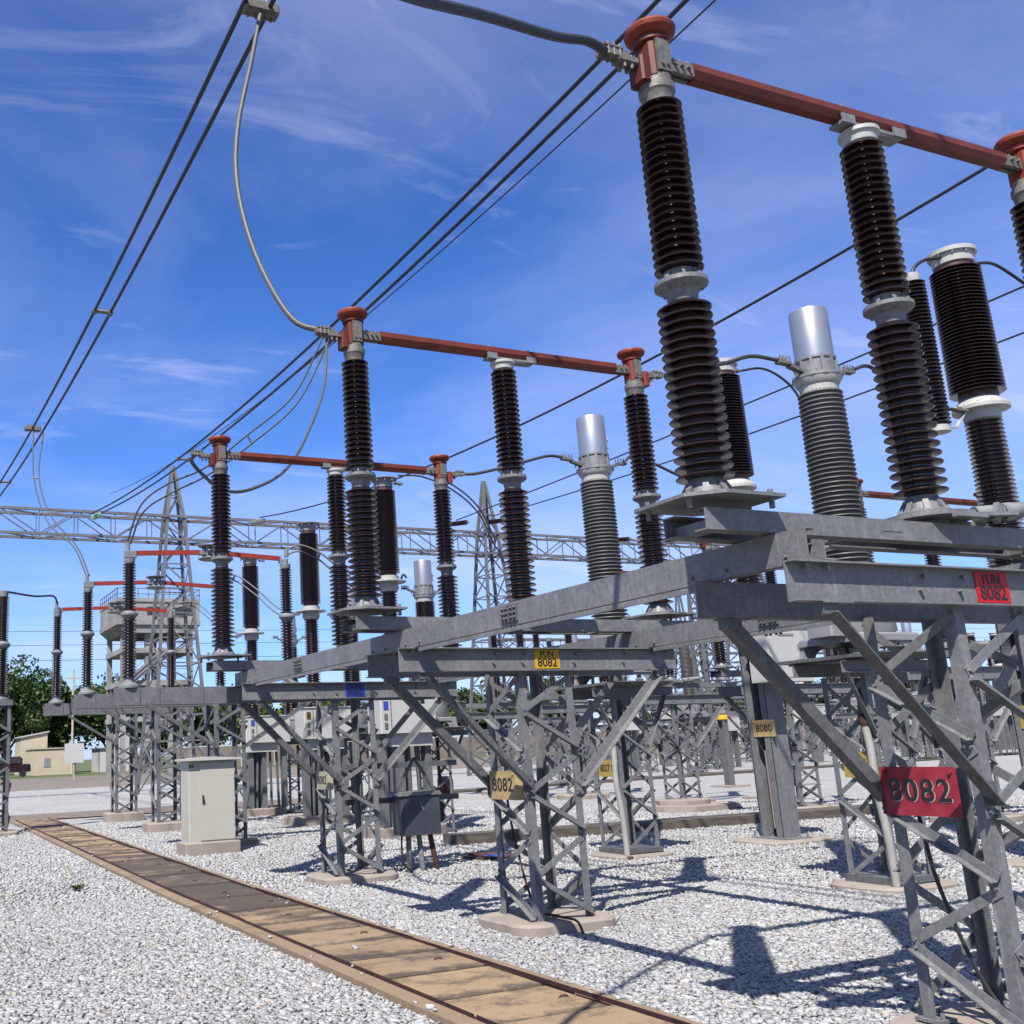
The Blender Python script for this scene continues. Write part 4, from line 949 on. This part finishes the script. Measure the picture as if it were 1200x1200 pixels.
single(11.4, 9.66, 13.5, .0034, -16, 38.3, 'single dark wire passing between the tops of the near and middle switches')
single(21.8, 12.05, 20, .0006, -16, 38.8, 'single dark wire crossing behind the silver cap of the large transformer')
single(23.9, 11.72, 14, .0014, -16, 38.8, 'single dark wire, lowest of the three, crossing behind the large grey transformer')
single(5.0, 10.17, 8, .0026, -14, 39.6, 'thin dark earth wire just right of the top twin bundle', .012)
for x, z, mt, lab in ((-.27, 11.55, 'glass_green', 'left tension string of the gantry at the photo edge'), (4.2, 11.62, 'glass_green', 'pale green tension string at the end of the central twin bundle'),
                    (11.4, 11.75, 'alu', 'grey tension string right of the leftmost large stack'), (21.8, 12.2, 'porcelain2', 'brown tension string behind the middle large switch'),
                    (23.9, 12.4, 'porcelain2', 'brown tension string right of the second gantry column'), (31.5, 11.8, 'porcelain2', 'dark tension string beside the grey transformer on the gantry'), (34.5, 11.9, 'porcelain2', 'dark tension string at the right of the gantry')):
    tension_string(x, 37.6, z-.28, 39.5, z, mt, lab)
# thin far lines low in the sky
for i, (z, y_, a) in enumerate(((9.5, 72, .1), (11.0, 76, .06), (8.2, 70, .05))):
    m = MB(); m.tube([(-60, y_, z), (0, y_+2, z+.2), (60, y_+6, z+1.5), (140, y_+10, z+4)], .018, 5)
    tag(m.build('overhead_wire', M['line']), ['hair thin distant wire, lowest in the left sky', 'hair thin distant wire, highest in the left sky', 'hair thin distant wire just above the trees'][i], 'power line')

# ------------------------------------------------------------------ jumper cables
def jumper(pts, r_, lab, mat='cable', name='jumper_cable'):
    m = MB(); m.tube(curve_pts(pts, 10), r_, 10); return tag(m.build(name, M[mat]), lab, 'cable', None)
jumper([(-.32, 0, 5.285), (-.52, -.08, 5.25), (-.86, -.22, 5.09), (-1.46, -.5, 4.83), (-2.07, -.84, 4.5), (-2.59, -1.2, 4.22)], .026, 'thick dark cable leaving the nearest switch toward the top edge')
jumper([(-.30, 4.096, 5.285), (-.56, 4.25, 5.46), (-.77, 4.55, 6.18), (-.83, 4.87, 7.07), (-.72, 5.14, 7.93), (-.43, 5.46, 9.04), (-.21, 5.7, 9.92)], .026, 'pale aluminium cable hanging from the top left bundle to the middle switch', 'cable_light')
jumper([(4.16, 14.0, 9.75), (3.62, 12.99, 8.32), (2.79, 11.87, 6.98), (1.94, 10.85, 5.95), (1.04, 9.96, 5.35), (.4, 9.32, 5.13), (-.03, 8.78, 5.16), (-.31, 8.41, 5.24), (-.32, 8.2, 5.285)], .026, 'pale drooping cable looping down to the leftmost large switch', 'cable_light')
def twin(a, b, r_, lab, mat='cable'):
    root = empty('twin_jumper', a[0]); off = -V(a[0])
    for p in (a, b): m = MB(); m.tube(curve_pts(p, 10), r_, 9); o = m.build('cable', M[mat], root); o.location = off
    q = len(a)//2-1; m = MB(); m.tube([a[q], b[q]], r_*1.2, 7); o = m.build('spacer', M['dull'], root); o.location = off
    tag(root, lab, 'cable', 'twin jumper cables'); return root
twin([(4.04, 13.8, 9.75), (3.36, 13.88, 8.4), (2.39, 13.96, 7.5), (1.56, 14.04, 6.81), (.84, 14.1, 6.45), (.37, 14.14, 6.04), (.13, 14.2, 5.33)],
     [(4.2, 13.8, 9.75), (3.45, 13.89, 8.27), (2.48, 13.97, 7.34), (1.64, 14.05, 6.69), (.92, 14.1, 6.29), (.42, 14.15, 5.92), (.19, 14.2, 5.33)], .018, 'twin cable drooping from the central bundle to the nearest red armed switch', 'cable')
twin([(-.40, 23.3, 10.2), (-.53, 21.91, 8.51), (-.37, 20.67, 7.15), (.08, 19.65, 6.35), (.23, 18.7, 5.5)], [(-.12, 23.4, 10.2), (-.41, 21.86, 8.51), (-.26, 20.75, 7.28), (.17, 19.66, 6.35), (.29, 18.7, 5.5)], .018, 'twin pale cable dropping from the left bundle to the middle red armed switch', 'cable_light')
def shift(p, d): return [(x+d[0], y_+d[1], z+d[2]) for x, y_, z in p]
c14 = [(3.2, 14.2, 5.33), (3.47, 14.11, 5.42), (3.81, 13.95, 5.25), (4.08, 13.78, 4.96), (4.38, 13.57, 4.64), (4.62, 13.4, 4.56)]
c15 = [(3.28, 18.7, 5.5), (3.59, 18.5, 5.58), (3.98, 18.16, 5.22), (4.35, 17.78, 4.74), (4.66, 17.5, 4.57)]
c16 = [(3.35, 23.2, 5.55), (3.82, 22.89, 5.60), (4.1, 22.63, 5.36), (4.47, 22.16, 4.83), (4.78, 21.8, 4.6)]
for c, lab in ((c14, 'twin arched cable between the nearest red armed switch and its breaker'), (c15, 'twin arched cable right of the leftmost large stack'), (c16, 'twin arched cable at the furthest red armed switch')):
    twin(c, shift(c, (0, .12, -.1)), .018, lab, 'cable_light')
c17 = [(5.3, 13.4, 6.75), (5.91, 13.53, 6.80), (6.67, 13.68, 6.62), (7.33, 13.83, 6.22), (7.8, 14.0, 5.56)]; twin(c17, shift(c17, (.1, .1, .12)), .018, 'twin arched cable leaving the top of the breaker behind the middle large stack', 'cable_light')
jumper([(3.56, 8.192, 5.285), (3.79, 8.13, 5.30), (4.31, 8.04, 5.43), (4.85, 7.94, 5.58), (5.1, 7.9, 5.57)], .022, 'grey cable from the leftmost large switch to the smaller grey transformer')
jumper([(3.56, 4.096, 5.285), (3.97, 4.05, 5.38), (4.41, 3.99, 5.49), (4.74, 3.94, 5.59), (5.1, 3.9, 5.57)], .022, 'grey cable from the middle switch to the large grey transformer')
jumper([(6.2, 7.9, 5.57), (6.44, 7.9, 5.69), (7.14, 7.89, 5.47), (7.6, 7.88, 5.3), (7.9, 7.88, 5.25)], .022, 'grey cable from the smaller grey transformer to the 8080 breaker')
jumper([(6.2, 3.9, 5.57), (6.54, 3.9, 5.66), (6.91, 3.89, 5.43), (7.36, 3.88, 5.26), (7.7, 3.87, 5.25), (7.9, 3.87, 5.25)], .022, 'grey cable from the large grey transformer to the right edge breaker')
jumper([(8.72, 3.87, 7.3), (9.06, 3.82, 7.32), (9.46, 3.74, 7.08), (9.91, 3.66, 6.78), (10.48, 3.5, 6.08)], .02, 'black cable leaving the top of the right edge breaker', 'line')
jumper([(8.72, 7.88, 7.3), (9.24, 7.83, 7.38), (9.69, 7.77, 7.14), (9.92, 7.7, 6.7), (10.25, 7.61, 6.04), (10.44, 7.5, 5.24)], .02, 'black cable curving down behind the large transformer from the 8080 breaker', 'line')
jumper([(8.1, 3.87, 7.28), (7.8, 3.87, 7.2), (7.6, 3.87, 7.08), (7.5, 3.87, 6.94)], .022, 'short black cable joining the right edge breaker to its slim capacitor', 'line')
jumper([(-1.3, 20.65, 5.42), (-.45, 21.95, 5.52), (.13, 22.8, 5.66), (.3, 23.2, 5.55)], .025, 'dark cable from the left edge insulator to the furthest red armed switch', 'line')
jumper([(5.2, 13.4, 4.6), (5.26, 13.4, 4.74), (5.3, 13.4, 4.78), (5.36, 13.4, 4.72)], .02, 'short cable between the breaker and the small silver capped transformer')
# line clamps
for x, y_, z, lab in ((-.2, 5.72, 9.95, 'dark bolted line clamp cut by the top edge of the photo'), (-.4, 23.35, 10.27, 'pale dropper clamps on the left bundle'), (4.1, 13.85, 9.77, 'greenish dropper clamp beside the middle switch terminal')):
    m = MB(); m.box((x-.22, y_-.09, z-.06), (x+.2, y_+.09, z+.05), 0, .02)
    for q in (-.15, -.05, .05, .13): m.tube([(x+q, y_-.05, z-.1), (x+q, y_-.05, z+.09)], .018, 6); m.tube([(x+q, y_+.05, z-.1), (x+q, y_+.05, z+.09)], .018, 6)
    tag(m.build('line_clamp', M['dull']), lab, 'clamp')

# ------------------------------------------------------------------ background: buildings, walls, signs, trees
def concrete_block():
    r = empty('concrete_building', (19.4, 92, 0)); m = MB()
    for z in (4.6, 7.8, 10.7): m.box((-3.4, -3.4, z), (3.4, 3.4, z+.45))
    m.box((-3.9, -3.9, 13.2), (3.9, 3.9, 13.7)); m.box((-3.9, -3.9, 15.3), (3.9, 3.9, 15.65)); m.sect([(-3.9, 13.2), (-3.1, 12.5), (3.2, 12.5), (3.9, 13.2)], (0, -3.7, 0), (0, 3.7, 0), (1, 0, 0), (0, 0, 1))
    m.build('floor_slab', M['concrete_b'], r)
    m = MB(); m.box((-3.85, -3.8, 13.7), (3.85, -3.6, 15.3)); m.box((-3.85, -3.6, 13.7), (-3.65, 3.8, 15.3)); m.box((3.65, -3.6, 13.7), (3.85, 3.8, 15.3)); m.build('parapet_wall', M['concrete_b'], r)
    for x in (-2.9, -.2, 2.4):
        m = MB(); m.box((x-.9, -3.83, 14.1), (x+.75, -3.805, 14.85)); m.build('window', M['dark_open'], r)
    for x in (-3.1, -.9, 1.2, 3.1):
        for y_ in (-3, 3): m = MB(); m.box((x-.22, y_-.22, 0), (x+.22, y_+.22, 12.6)); m.build('column', M['concrete_b'], r)
    m = MB()
    for z0, z1, q in ((0, 4.7, 1), (4.9, 7.9, -1), (8.1, 10.8, 1)): m.bar((-2.6*q, -3.6, z0), (.6*q, -3.6, z1), .7, .12, (0, 1, 0)); m.bar((-2.6*q, -3.95, z0+.9), (.6*q, -3.95, z1+.9), .05, .05); m.bar((-2.6*q, -3.95, z0+.5), (.6*q, -3.95, z1+.5), .05, .05)
    m.build('stair', M['concrete_b'], r)
    m = MB()
    for z in (16.0, 16.5): m.bar((-3.9, -3.85, z), (3.9, -3.85, z), .06, .06); m.bar((-3.85, -3.9, z), (-3.85, 3.9, z), .06, .06); m.bar((3.85, -3.9, z), (3.85, 3.9, z), .06, .06)
    for q in range(9): m.box((-3.85+q*.96-.03, -3.88, 15.65), (-3.85+q*.96+.03, -3.82, 16.5)); m.box((-3.88, -3.85+q*.96-.03, 15.65), (-3.82, -3.85+q*.96+.03, 16.5))
    for z in (5.05, 8.25, 11.15):
        for h in (.5, 1.): m.bar((-3.3, -3.35, z+h), (3.3, -3.35, z+h), .05, .05)
    m.build('railing', M['steel_far'], r)
    tag(r, 'weathered open concrete frame building with a railed roof on the left', 'building')
concrete_block()
def low_house():
    r = empty('cream_building', (13.9, 113, 0)); m = MB(); m.box((-1.9, 0, 0), (2.5, 7, 2.75)); w = m.build('wall', M['wall_cream'], r)
    m = MB(); m.box((-.95, -.06, .9), (-.2, -.004, 1.9)); f = m.build('window', M['wall_white'], r)
    m = MB(); m.box((-.88, -.075, .97), (-.27, -.0605, 1.83)); m.build('pane', M['tank'], f)
    m = MB(); m.sect([(-2.0, 2.76), (2.6, 2.76), (2.6, 2.86), (-2.0, 2.86)], (0, -.12, 0), (0, 7.1, 0), (1, 0, 0), (0, 0, 1)); m.build('roof', M['wall_cream'], r)
    tag(r, 'low cream building with one small window behind the road on the left', 'building')
    r = empty('cream_building', (13.0, 121, 0)); m = MB(); m.sect([(-1.5, 0), (1.5, 0), (1.5, 4.7), (-1.5, 4.2)], (0, 0, 0), (0, 5, 0), (1, 0, 0), (0, 0, 1)); m.build('wall', M['wall_cream'], r)
    m = MB(); m.sect([(-1.7, 4.17), (1.7, 4.74), (1.7, 4.88), (-1.7, 4.31)], (0, -.2, 0), (0, 5.2, 0), (1, 0, 0), (0, 0, 1)); m.build('roof', M['wall_white'], r)
    tag(r, 'taller cream building with sloping roof half behind the low one', 'building')
    r = empty('shed', (21.6, 116, 0)); m = MB(); m.box((-2., 0, 0), (2.2, 5, 2.6)); m.build('wall', M['wall_white'], r); m = MB(); m.box((-2.2, -.2, 2.6), (2.4, 5.2, 2.72)); m.build('roof', M['tank'], r); tag(r, 'white shed under the trees right of the cream building', 'building')
    r = empty('vehicle', (9.6, 108, 0)); m = MB(); m.box((-2.6, 0, .5), (1.4, 1.8, 1.3), 0, .25); m.box((-2.0, .1, 1.3), (.6, 1.7, 2.05), 0, .35); m.build('body', M['car'], r)
    m = MB(); m.box((-1.9, .02, 1.4), (.4, .098, 1.85)); m.build('window', M['dark_open'], r)
    for x in (-1.8, .6): m = MB(); m.lathe([(.36, 0), (.36, .25), (.1, .26)], (x, -.05, .37), 18, axis='Y'); m.build('wheel', M['black'], r)
    r.name = 'parked_car'; tag(r, 'red parked car coloured dark as if in shade, left of the cream building', 'car')
low_house()
def board(x, y_, w, h, z, n, lab, mat='wall_white'):
    r = empty('sign_board', (x, y_, 0)); m = MB(); m.box((-w/2, 0, z), (w/2, .06, z+h)); m.build('panel', M[mat], r)
    for q in ([0] if n == 1 else [-w/2+.1, w/2-.1]): m = MB(); m.box((q-.05, .065, 0), (q+.05, .15, z+h*.95)); m.build('post', M['white_flange'], r)
    tag(r, lab, 'sign')
board(10.2, 78, 1.45, 1.45, 1.3, 1, 'small white sign on one thin post before the cream building'); board(19.6, 103, 2.4, 2.2, 1.7, 2, 'white notice board on two posts right of the cream building', 'wall_white')
m = MB(); m.tube([(0, 0, 0), (0, 0, 11.2)], .12, 8); m.box((-.9, -.06, 10.2), (.9, .06, 10.35)); tag(m.build('utility_pole', M['wall_cream'], loc=(15.9, 112.5, 0)), 'pale utility pole rising above the cream building', 'pole')
# boundary wall
def bwall(x0, y0, x1, y1, lab):
    r = empty('boundary_wall', (x0, y0, 0)); d = V((x1-x0, y1-y0, 0)); L = d.length; d.normalize(); m = MB(); m.bar((0, 0, 1.15), d*L+V((0, 0, 1.15)), .2, 2.3); m.build('wall_panel', M['wall_block'], r)
    m = MB(); k_ = 0
    while k_ < L: p = d*k_; m.box((p.x-.17, p.y-.17, 0), (p.x+.17, p.y+.17, 2.55)); k_ += 4.
    m.bar((0, 0, 2.38), d*L+V((0, 0, 2.38)), .26, .15); m.build('pier', M['wall_white'], r); tag(r, lab, 'wall')
bwall(27, 112, 200, 105, 'long pinkish block wall with pale piers behind the lawn')
# trees
def tree_mesh(seed, R_, H, n, mat, trunk_h):
    rg = np.random.default_rng(seed); nc = 26
    c = rg.normal(size=(nc, 3)); c /= np.linalg.norm(c, axis=1)[:, None]; c *= (rg.random(nc)**.45)[:, None]*np.array([R_, R_, (H-trunk_h)*.46]); c[:, 2] += trunk_h+(H-trunk_h)*.5
    cr = R_*rg.uniform(.22, .46, nc); k_ = rg.integers(0, nc, n)
    d = rg.normal(size=(n, 3)); d /= np.linalg.norm(d, axis=1)[:, None]; d *= (rg.random(n)**.4)[:, None]
    p = c[k_]+d*cr[k_][:, None]; s = rg.uniform(.14, .34, n)*(.8+R_*.05)
    a = rg.normal(size=(n, 3)); a /= np.linalg.norm(a, axis=1)[:, None]; b = rg.normal(size=(n, 3)); b -= a*(a*b).sum(1)[:, None]; b /= np.linalg.norm(b, axis=1)[:, None]
    vs = np.stack([p-a*s[:, None], p+b*s[:, None]*.5, p+a*s[:, None], p-b*s[:, None]*.5], 1).reshape(-1, 3)
    me = bpy.data.meshes.new('crown'); me.vertices.add(4*n); me.vertices.foreach_set('co', vs.ravel().astype(np.float32))
    me.loops.add(4*n); me.loops.foreach_set('vertex_index', np.arange(4*n, dtype=np.int32)); me.polygons.add(n); me.polygons.foreach_set('loop_start', np.arange(0, 4*n, 4, dtype=np.int32)); me.polygons.foreach_set('loop_total', np.full(n, 4, dtype=np.int32))
    at = me.attributes.new('Col', 'FLOAT_COLOR', 'POINT'); tone = np.clip(rg.uniform(.15, .85, nc)[k_]+rg.normal(0, .16, n), 0, 1); col = np.ones((4*n, 4), dtype=np.float32); col[:, :3] = np.repeat(tone, 4)[:, None]; at.data.foreach_set('color', col.ravel())
    me.update(); me.validate(); me.materials.append(M[mat])
    tm = MB(); tm.tube(curve_pts([(0, 0, 0), (.1, .05, trunk_h*.6), (.0, .1, trunk_h*1.1), (.15, 0, H*.6)], 5), [.05*R_+.05-(.05*R_)*i/15 for i in range(16)], 8)
    for q in range(5):
        e = c[q*4]; tm.tube(curve_pts([(0, .05, trunk_h*.75), (e[0]*.4, e[1]*.4, trunk_h+(e[2]-trunk_h)*.6), tuple(e)], 4), [.03*R_*(1-i/10) for i in range(9)], 6)
    return me, tm
trees = [tree_mesh(1, 4.6, 9.5, 9000, 'leaf', 2.4), tree_mesh(2, 5.4, 10.5, 11000, 'leaf', 2.2), tree_mesh(3, 3.6, 7.2, 7000, 'leaf2', 1.8)]
tms = [t_[1].build('trunk', M['bark']).data for t_ in trees]
for o in [o for o in bpy.data.objects if o.name.startswith('trunk') and o.parent is None]: bpy.data.objects.remove(o)
def tree(x, y_, k_, s, rz, lab, grp='trees behind the buildings'):
    r = empty('broadleaf_tree', (x, y_, 0), rz); r.scale = (s, s, s)
    for me, nm in ((trees[k_][0], 'crown'), (tms[k_], 'trunk')): o = from_mesh(me, nm, (0, 0, 0)); o.parent = r
    tag(r, lab, 'tree', grp)
TL = [(4, 130, 1, 1.2, 'dark tree at the left edge behind the edge support'), (10.5, 128, 1, 1.22, 'tallest dark tree over the cream building'), (17, 126, 0, 1.2, 'rounded dark tree right of the utility pole'), (22.5, 124, 1, 1.05, 'broad dark tree over the white notice board'),
      (28, 124, 0, 1.05, 'dark tree behind the left lattice supports'), (35, 126, 1, .85, 'dark tree behind the cream cabinet roof'), (41, 124, 2, 1.1, 'lighter green tree right of the cream cabinet'), (48, 122, 2, 1.25, 'yellowish green tree behind the white cabinet with yellow sticker'),
      (57, 122, 0, .9, 'dark tree behind the blue labelled beam'), (66, 122, 2, 1.2, 'light green tree seen under the middle crossbeam left end'), (76, 124, 0, 1.05, 'dark green tree between the middle knee braces'), (86, 124, 1, .95, 'dark tree behind the middle lattice support')]
for i, (x, y_, k_, s, lab) in enumerate(TL): tree(x, y_, k_, s, i*1.3, lab)
for i in range(16): tree(98+i*9+rnd.uniform(-2, 2), 120+rnd.uniform(-6, 10), rnd.randrange(3), rnd.uniform(.7, 1.), i*2.1, 'tree in the far line behind the right hand equipment', 'far tree line on the right')

# ------------------------------------------------------------------ crushed stone near the camera
CAMP = V((-3.8605, -3.9301, 1.5806)); YAW, PIT, ROL, F = .4137, .2259, -.0404, 1206.5
def stones(r0, r1, pitch, size, faces20):
    a0, a1 = YAW-.52, YAW+.78
    xs = np.arange(-12, 32, pitch); ys = np.arange(-6, 30, pitch); gx, gy = np.meshgrid(xs, ys); p = np.stack([gx.ravel(), gy.ravel()], 1); p += RNG.uniform(-.55, .55, p.shape)*pitch
    d = p-np.array([CAMP.x, CAMP.y]); rr = np.hypot(d[:, 0], d[:, 1]); an = np.arctan2(d[:, 0], d[:, 1])
    k_ = (rr > r0) & (rr < r1) & (an > a0) & (an < a1)
    w = np.where(p[:, 1] < 8, 0, (p[:, 1]-8)*.018); onw = (p[:, 0] > L0+w) & (p[:, 0] < R0+w) & (p[:, 1] < 25.6); edge = (p[:, 0] < L0+w+.12) | (p[:, 0] > R0+w-.09); k_ &= ~onw | (RNG.random(len(p)) < np.where(edge, .016, .001)); lift = np.where(onw, .05, 0.)
    for x, y_, hx, hy in PADS: k_ &= ~((abs(p[:, 0]-x) < hx*.97) & (abs(p[:, 1]-y_) < hy*.97) & (abs(p[:, 0]-x)/hx+abs(p[:, 1]-y_)/hy < 1.72))
    k_ &= ~((p[:, 1] > 25.5) & (p[:, 0] < 9.6))
    p = p[k_]; lift = lift[k_]; n = len(p)
    if faces20:
        bv = np.array([(x, y_, z) for x in (-1, 1) for y_ in (-1, 1) for z in (-1, 1)])*.68
        bf = np.array([(0, 1, 3), (0, 3, 2), (4, 6, 7), (4, 7, 5), (0, 4, 5), (0, 5, 1), (2, 3, 7), (2, 7, 6), (0, 2, 6), (0, 6, 4), (1, 5, 7), (1, 7, 3)])
    else:
        bv = np.array([(1, 0, 0), (-1, 0, 0), (0, 1, 0), (0, -1, 0), (0, 0, 1), (0, 0, -1.)]); bf = np.array([(0, 2, 4), (2, 1, 4), (1, 3, 4), (3, 0, 4), (2, 0, 5), (1, 2, 5), (3, 1, 5), (0, 3, 5)])
    nv = len(bv); yaw = RNG.uniform(0, 2*PI, n); tl = np.abs(RNG.normal(0, .27, n)); ta = RNG.uniform(0, 2*PI, n)
    qa = np.stack([np.cos(yaw/2), 0*yaw, 0*yaw, np.sin(yaw/2)], 1); qb = np.stack([np.cos(tl/2), np.sin(tl/2)*np.cos(ta), np.sin(tl/2)*np.sin(ta), 0*tl], 1)
    w_ = qb[:, 0]*qa[:, 0]; x = qb[:, 1]*qa[:, 0]+qb[:, 2]*qa[:, 3]; y_ = qb[:, 2]*qa[:, 0]-qb[:, 1]*qa[:, 3]; z = qb[:, 0]*qa[:, 3]
    Rm = np.stack([1-2*(y_*y_+z*z), 2*(x*y_-z*w_), 2*(x*z+y_*w_), 2*(x*y_+z*w_), 1-2*(x*x+z*z), 2*(y_*z-x*w_), 2*(x*z-y_*w_), 2*(y_*z+x*w_), 1-2*(x*x+y_*y_)], 1).reshape(n, 3, 3)
    s = size*np.exp(RNG.normal(0, .22, n)); dim = s[:, None]*RNG.uniform([.85, .55, .36], [1.35, 1., .7], (n, 3))*.5
    vl = bv[None]*(1+RNG.uniform(-.45, .28, (n, nv, 1)))*dim[:, None, :]
    vw = np.einsum('nij,nvj->nvi', Rm, vl); vw[:, :, 0] += p[:, None, 0]; vw[:, :, 1] += p[:, None, 1]; vw[:, :, 2] += (RNG.uniform(.0, .013, n)+s*.06+lift)[:, None]
    # flatten the pose a little: crushed stone lies on its broad side
    fs = (bf[None]+(np.arange(n)*nv)[:, None, None]).reshape(-1, 3); nf = len(fs)
    me = bpy.data.meshes.new('gravel_stones'); me.vertices.add(n*nv); me.vertices.foreach_set('co', vw.ravel().astype(np.float32))
    me.loops.add(nf*3); me.loops.foreach_set('vertex_index', fs.ravel().astype(np.int32)); me.polygons.add(nf); me.polygons.foreach_set('loop_start', np.arange(0, nf*3, 3, dtype=np.int32)); me.polygons.foreach_set('loop_total', np.full(nf, 3, dtype=np.int32))
    tone = np.clip(RNG.normal(.37, .055, n), .17, .50)*(1+.07*np.sin(p[:, 0]*1.3+np.sin(p[:, 1]*.9)*1.7)*np.sin(p[:, 1]*.8+1.+np.sin(p[:, 0]*.7))); tone = np.where(RNG.random(n) < .08, tone*RNG.uniform(.5, .8, n), tone)
    col = np.ones((n, 4)); col[:, :3] = tone[:, None]*np.array([1., .992, .975]); bl = RNG.random(n); col[bl < .18, :3] *= np.array([.95, .975, 1.0]); tn = bl > .955; col[tn, :3] *= np.array([1., .87, .70])
    at = me.attributes.new('Col', 'FLOAT_COLOR', 'POINT'); at.data.foreach_set('color', np.repeat(col, nv, 0).ravel().astype(np.float32))
    me.update(); me.materials.append(M['stone']); o = bpy.data.objects.new('gravel_stones', me); COL.objects.link(o)
    o['kind'] = 'stuff'; o['label'] = 'crushed white limestone covering the switchyard ground'; o['category'] = 'gravel'
stones(3.6, 12.5, .0275, .041, True)
stones(12.5, 27., .046, .056, False)
# odd bits lying on the gravel
m = MB()
for q in range(60): a, l = random.uniform(0, 6.28), random.uniform(.05, .11); m.bar((0, 0, .02), (l*math.cos(a), l*math.sin(a), random.uniform(.03, .09)), .012, .003)
tag(m.build('weed', M['leaf2'] if False else M['grass'], loc=(-1.5, 9.5, .01)), 'small green weed growing in the gravel left of the walkway', 'weed')
m = MB(); m.lathe([(.01, 0), (.035, .006), (.04, .025), (.025, .045), (.005, .05)], (0, 0, 0), 8); tag(m.build('brick_piece', M['sign_cream'], loc=(-1.3, 11.6, .0)), 'small tan lump of brick on the gravel left of the walkway', 'rubble')

# ------------------------------------------------------------------ sky, sun, camera
SUN = V((-.50, -.543, 1.0)).normalized(); EL = math.asin(SUN.z); AZ = math.atan2(SUN.x, SUN.y)
w = bpy.data.worlds.new('World'); scene.world = w; w.use_nodes = True; nt = w.node_tree; nt.nodes.clear()
out = nt.nodes.new('ShaderNodeOutputWorld'); bg = nt.nodes.new('ShaderNodeBackground'); nt.links.new(bg.outputs[0], out.inputs[0])
sky = nt.nodes.new('ShaderNodeTexSky'); sky.sky_type = 'NISHITA'; sky.sun_disc = False; sky.sun_elevation = EL; sky.sun_rotation = AZ
sky.air_density = 1.0; sky.dust_density = .35; sky.ozone_density = 3.2; sky.altitude = 0
tc = nt.nodes.new('ShaderNodeTexCoord'); sp = nt.nodes.new('ShaderNodeSeparateXYZ'); nt.links.new(tc.outputs['Generated'], sp.inputs[0])
def math_(op, a, b=None):
    n = nt.nodes.new('ShaderNodeMath'); n.operation = op
    for i, v in enumerate((a, b)):
        if v is None: continue
        if isinstance(v, (int, float)): n.inputs[i].default_value = v
        else: nt.links.new(v, n.inputs[i])
    return n.outputs[0]
zz = math_('ADD', math_('MAXIMUM', sp.outputs['Z'], 0.), .12)
cx = nt.nodes.new('ShaderNodeCombineXYZ'); nt.links.new(math_('DIVIDE', sp.outputs['X'], zz), cx.inputs[0]); nt.links.new(math_('DIVIDE', sp.outputs['Y'], zz), cx.inputs[1])
def cn(scale, rot, stretch, det, rough, dist, off=(0, 0, 0)):
    mp = nt.nodes.new('ShaderNodeMapping'); mp.inputs['Rotation'].default_value = (0, 0, rot); mp.inputs['Scale'].default_value = stretch; mp.inputs['Location'].default_value = off
    nt.links.new(cx.outputs[0], mp.inputs[0]); n = nt.nodes.new('ShaderNodeTexNoise'); n.inputs['Scale'].default_value = scale; n.inputs['Detail'].default_value = det; n.inputs['Roughness'].default_value = rough; n.inputs['Distortion'].default_value = dist
    nt.links.new(mp.outputs[0], n.inputs['Vector']); return n.outputs['Fac']
veil = ramp(nt, cn(.42, .5, (1, 1.3, 1), 8, .56, .5, (3.1, 1.2, 0)), [(.36, (0,)*3), (.72, (.60,)*3)])
wisp = ramp(nt, cn(1.5, .9, (1, 2.6, 1), 9, .62, 1.1, (.4, 2.2, 0)), [(.56, (0,)*3), (.84, (.42,)*3)])
cm = mix(nt, 1., veil, wisp, 'ADD')
skyc = mix(nt, 1., sky.outputs[0], (.90, 1.0, 1.13), 'MULTIPLY')
low = ramp(nt, sp.outputs['Z'], [(0, (.50, .63, .88)), (.25, (.46, .64, .97)), (.50, (.33, .53, .85)), (.70, (.28, .47, .80)), (.86, (1.35, 1.28, 1.2))])
skyc = mix(nt, 1., skyc, low, 'MULTIPLY')
full = mix(nt, cm, skyc, (4.6, 4.8, 6.7))
nt.links.new(full, bg.inputs[0]); bg.inputs[1].default_value = .086
sl = bpy.data.lights.new('sun', 'SUN'); sl.energy = 5.0; sl.angle = math.radians(.53); sl.color = (1., .955, .89)
so = bpy.data.objects.new('sun', sl); COL.objects.link(so); so.rotation_euler = SUN.to_track_quat('Z', 'Y').to_euler(); so.location = (-20, -22, 40)

cam = bpy.data.cameras.new('camera'); co = bpy.data.objects.new('camera', cam); COL.objects.link(co)
fw = V((math.sin(YAW)*math.cos(PIT), math.cos(YAW)*math.cos(PIT), math.sin(PIT))); rt = V((math.cos(YAW), -math.sin(YAW), 0)); up = rt.cross(fw)
r2 = rt*math.cos(ROL)+up*math.sin(ROL); u2 = -rt*math.sin(ROL)+up*math.cos(ROL)
mw = Matrix((r2, u2, -fw)).transposed().to_4x4(); mw.translation = CAMP; co.matrix_world = mw
cam.sensor_width = 36; cam.lens = 36*F/1200; cam.shift_x = 216.68/1200; cam.clip_start = .05; cam.clip_end = 4000
scene.camera = co
scene.view_settings.view_transform = 'Standard'; scene.view_settings.look = 'None'; scene.view_settings.exposure = 1.1; scene.view_settings.gamma = 1.
scene.render.film_transparent = False
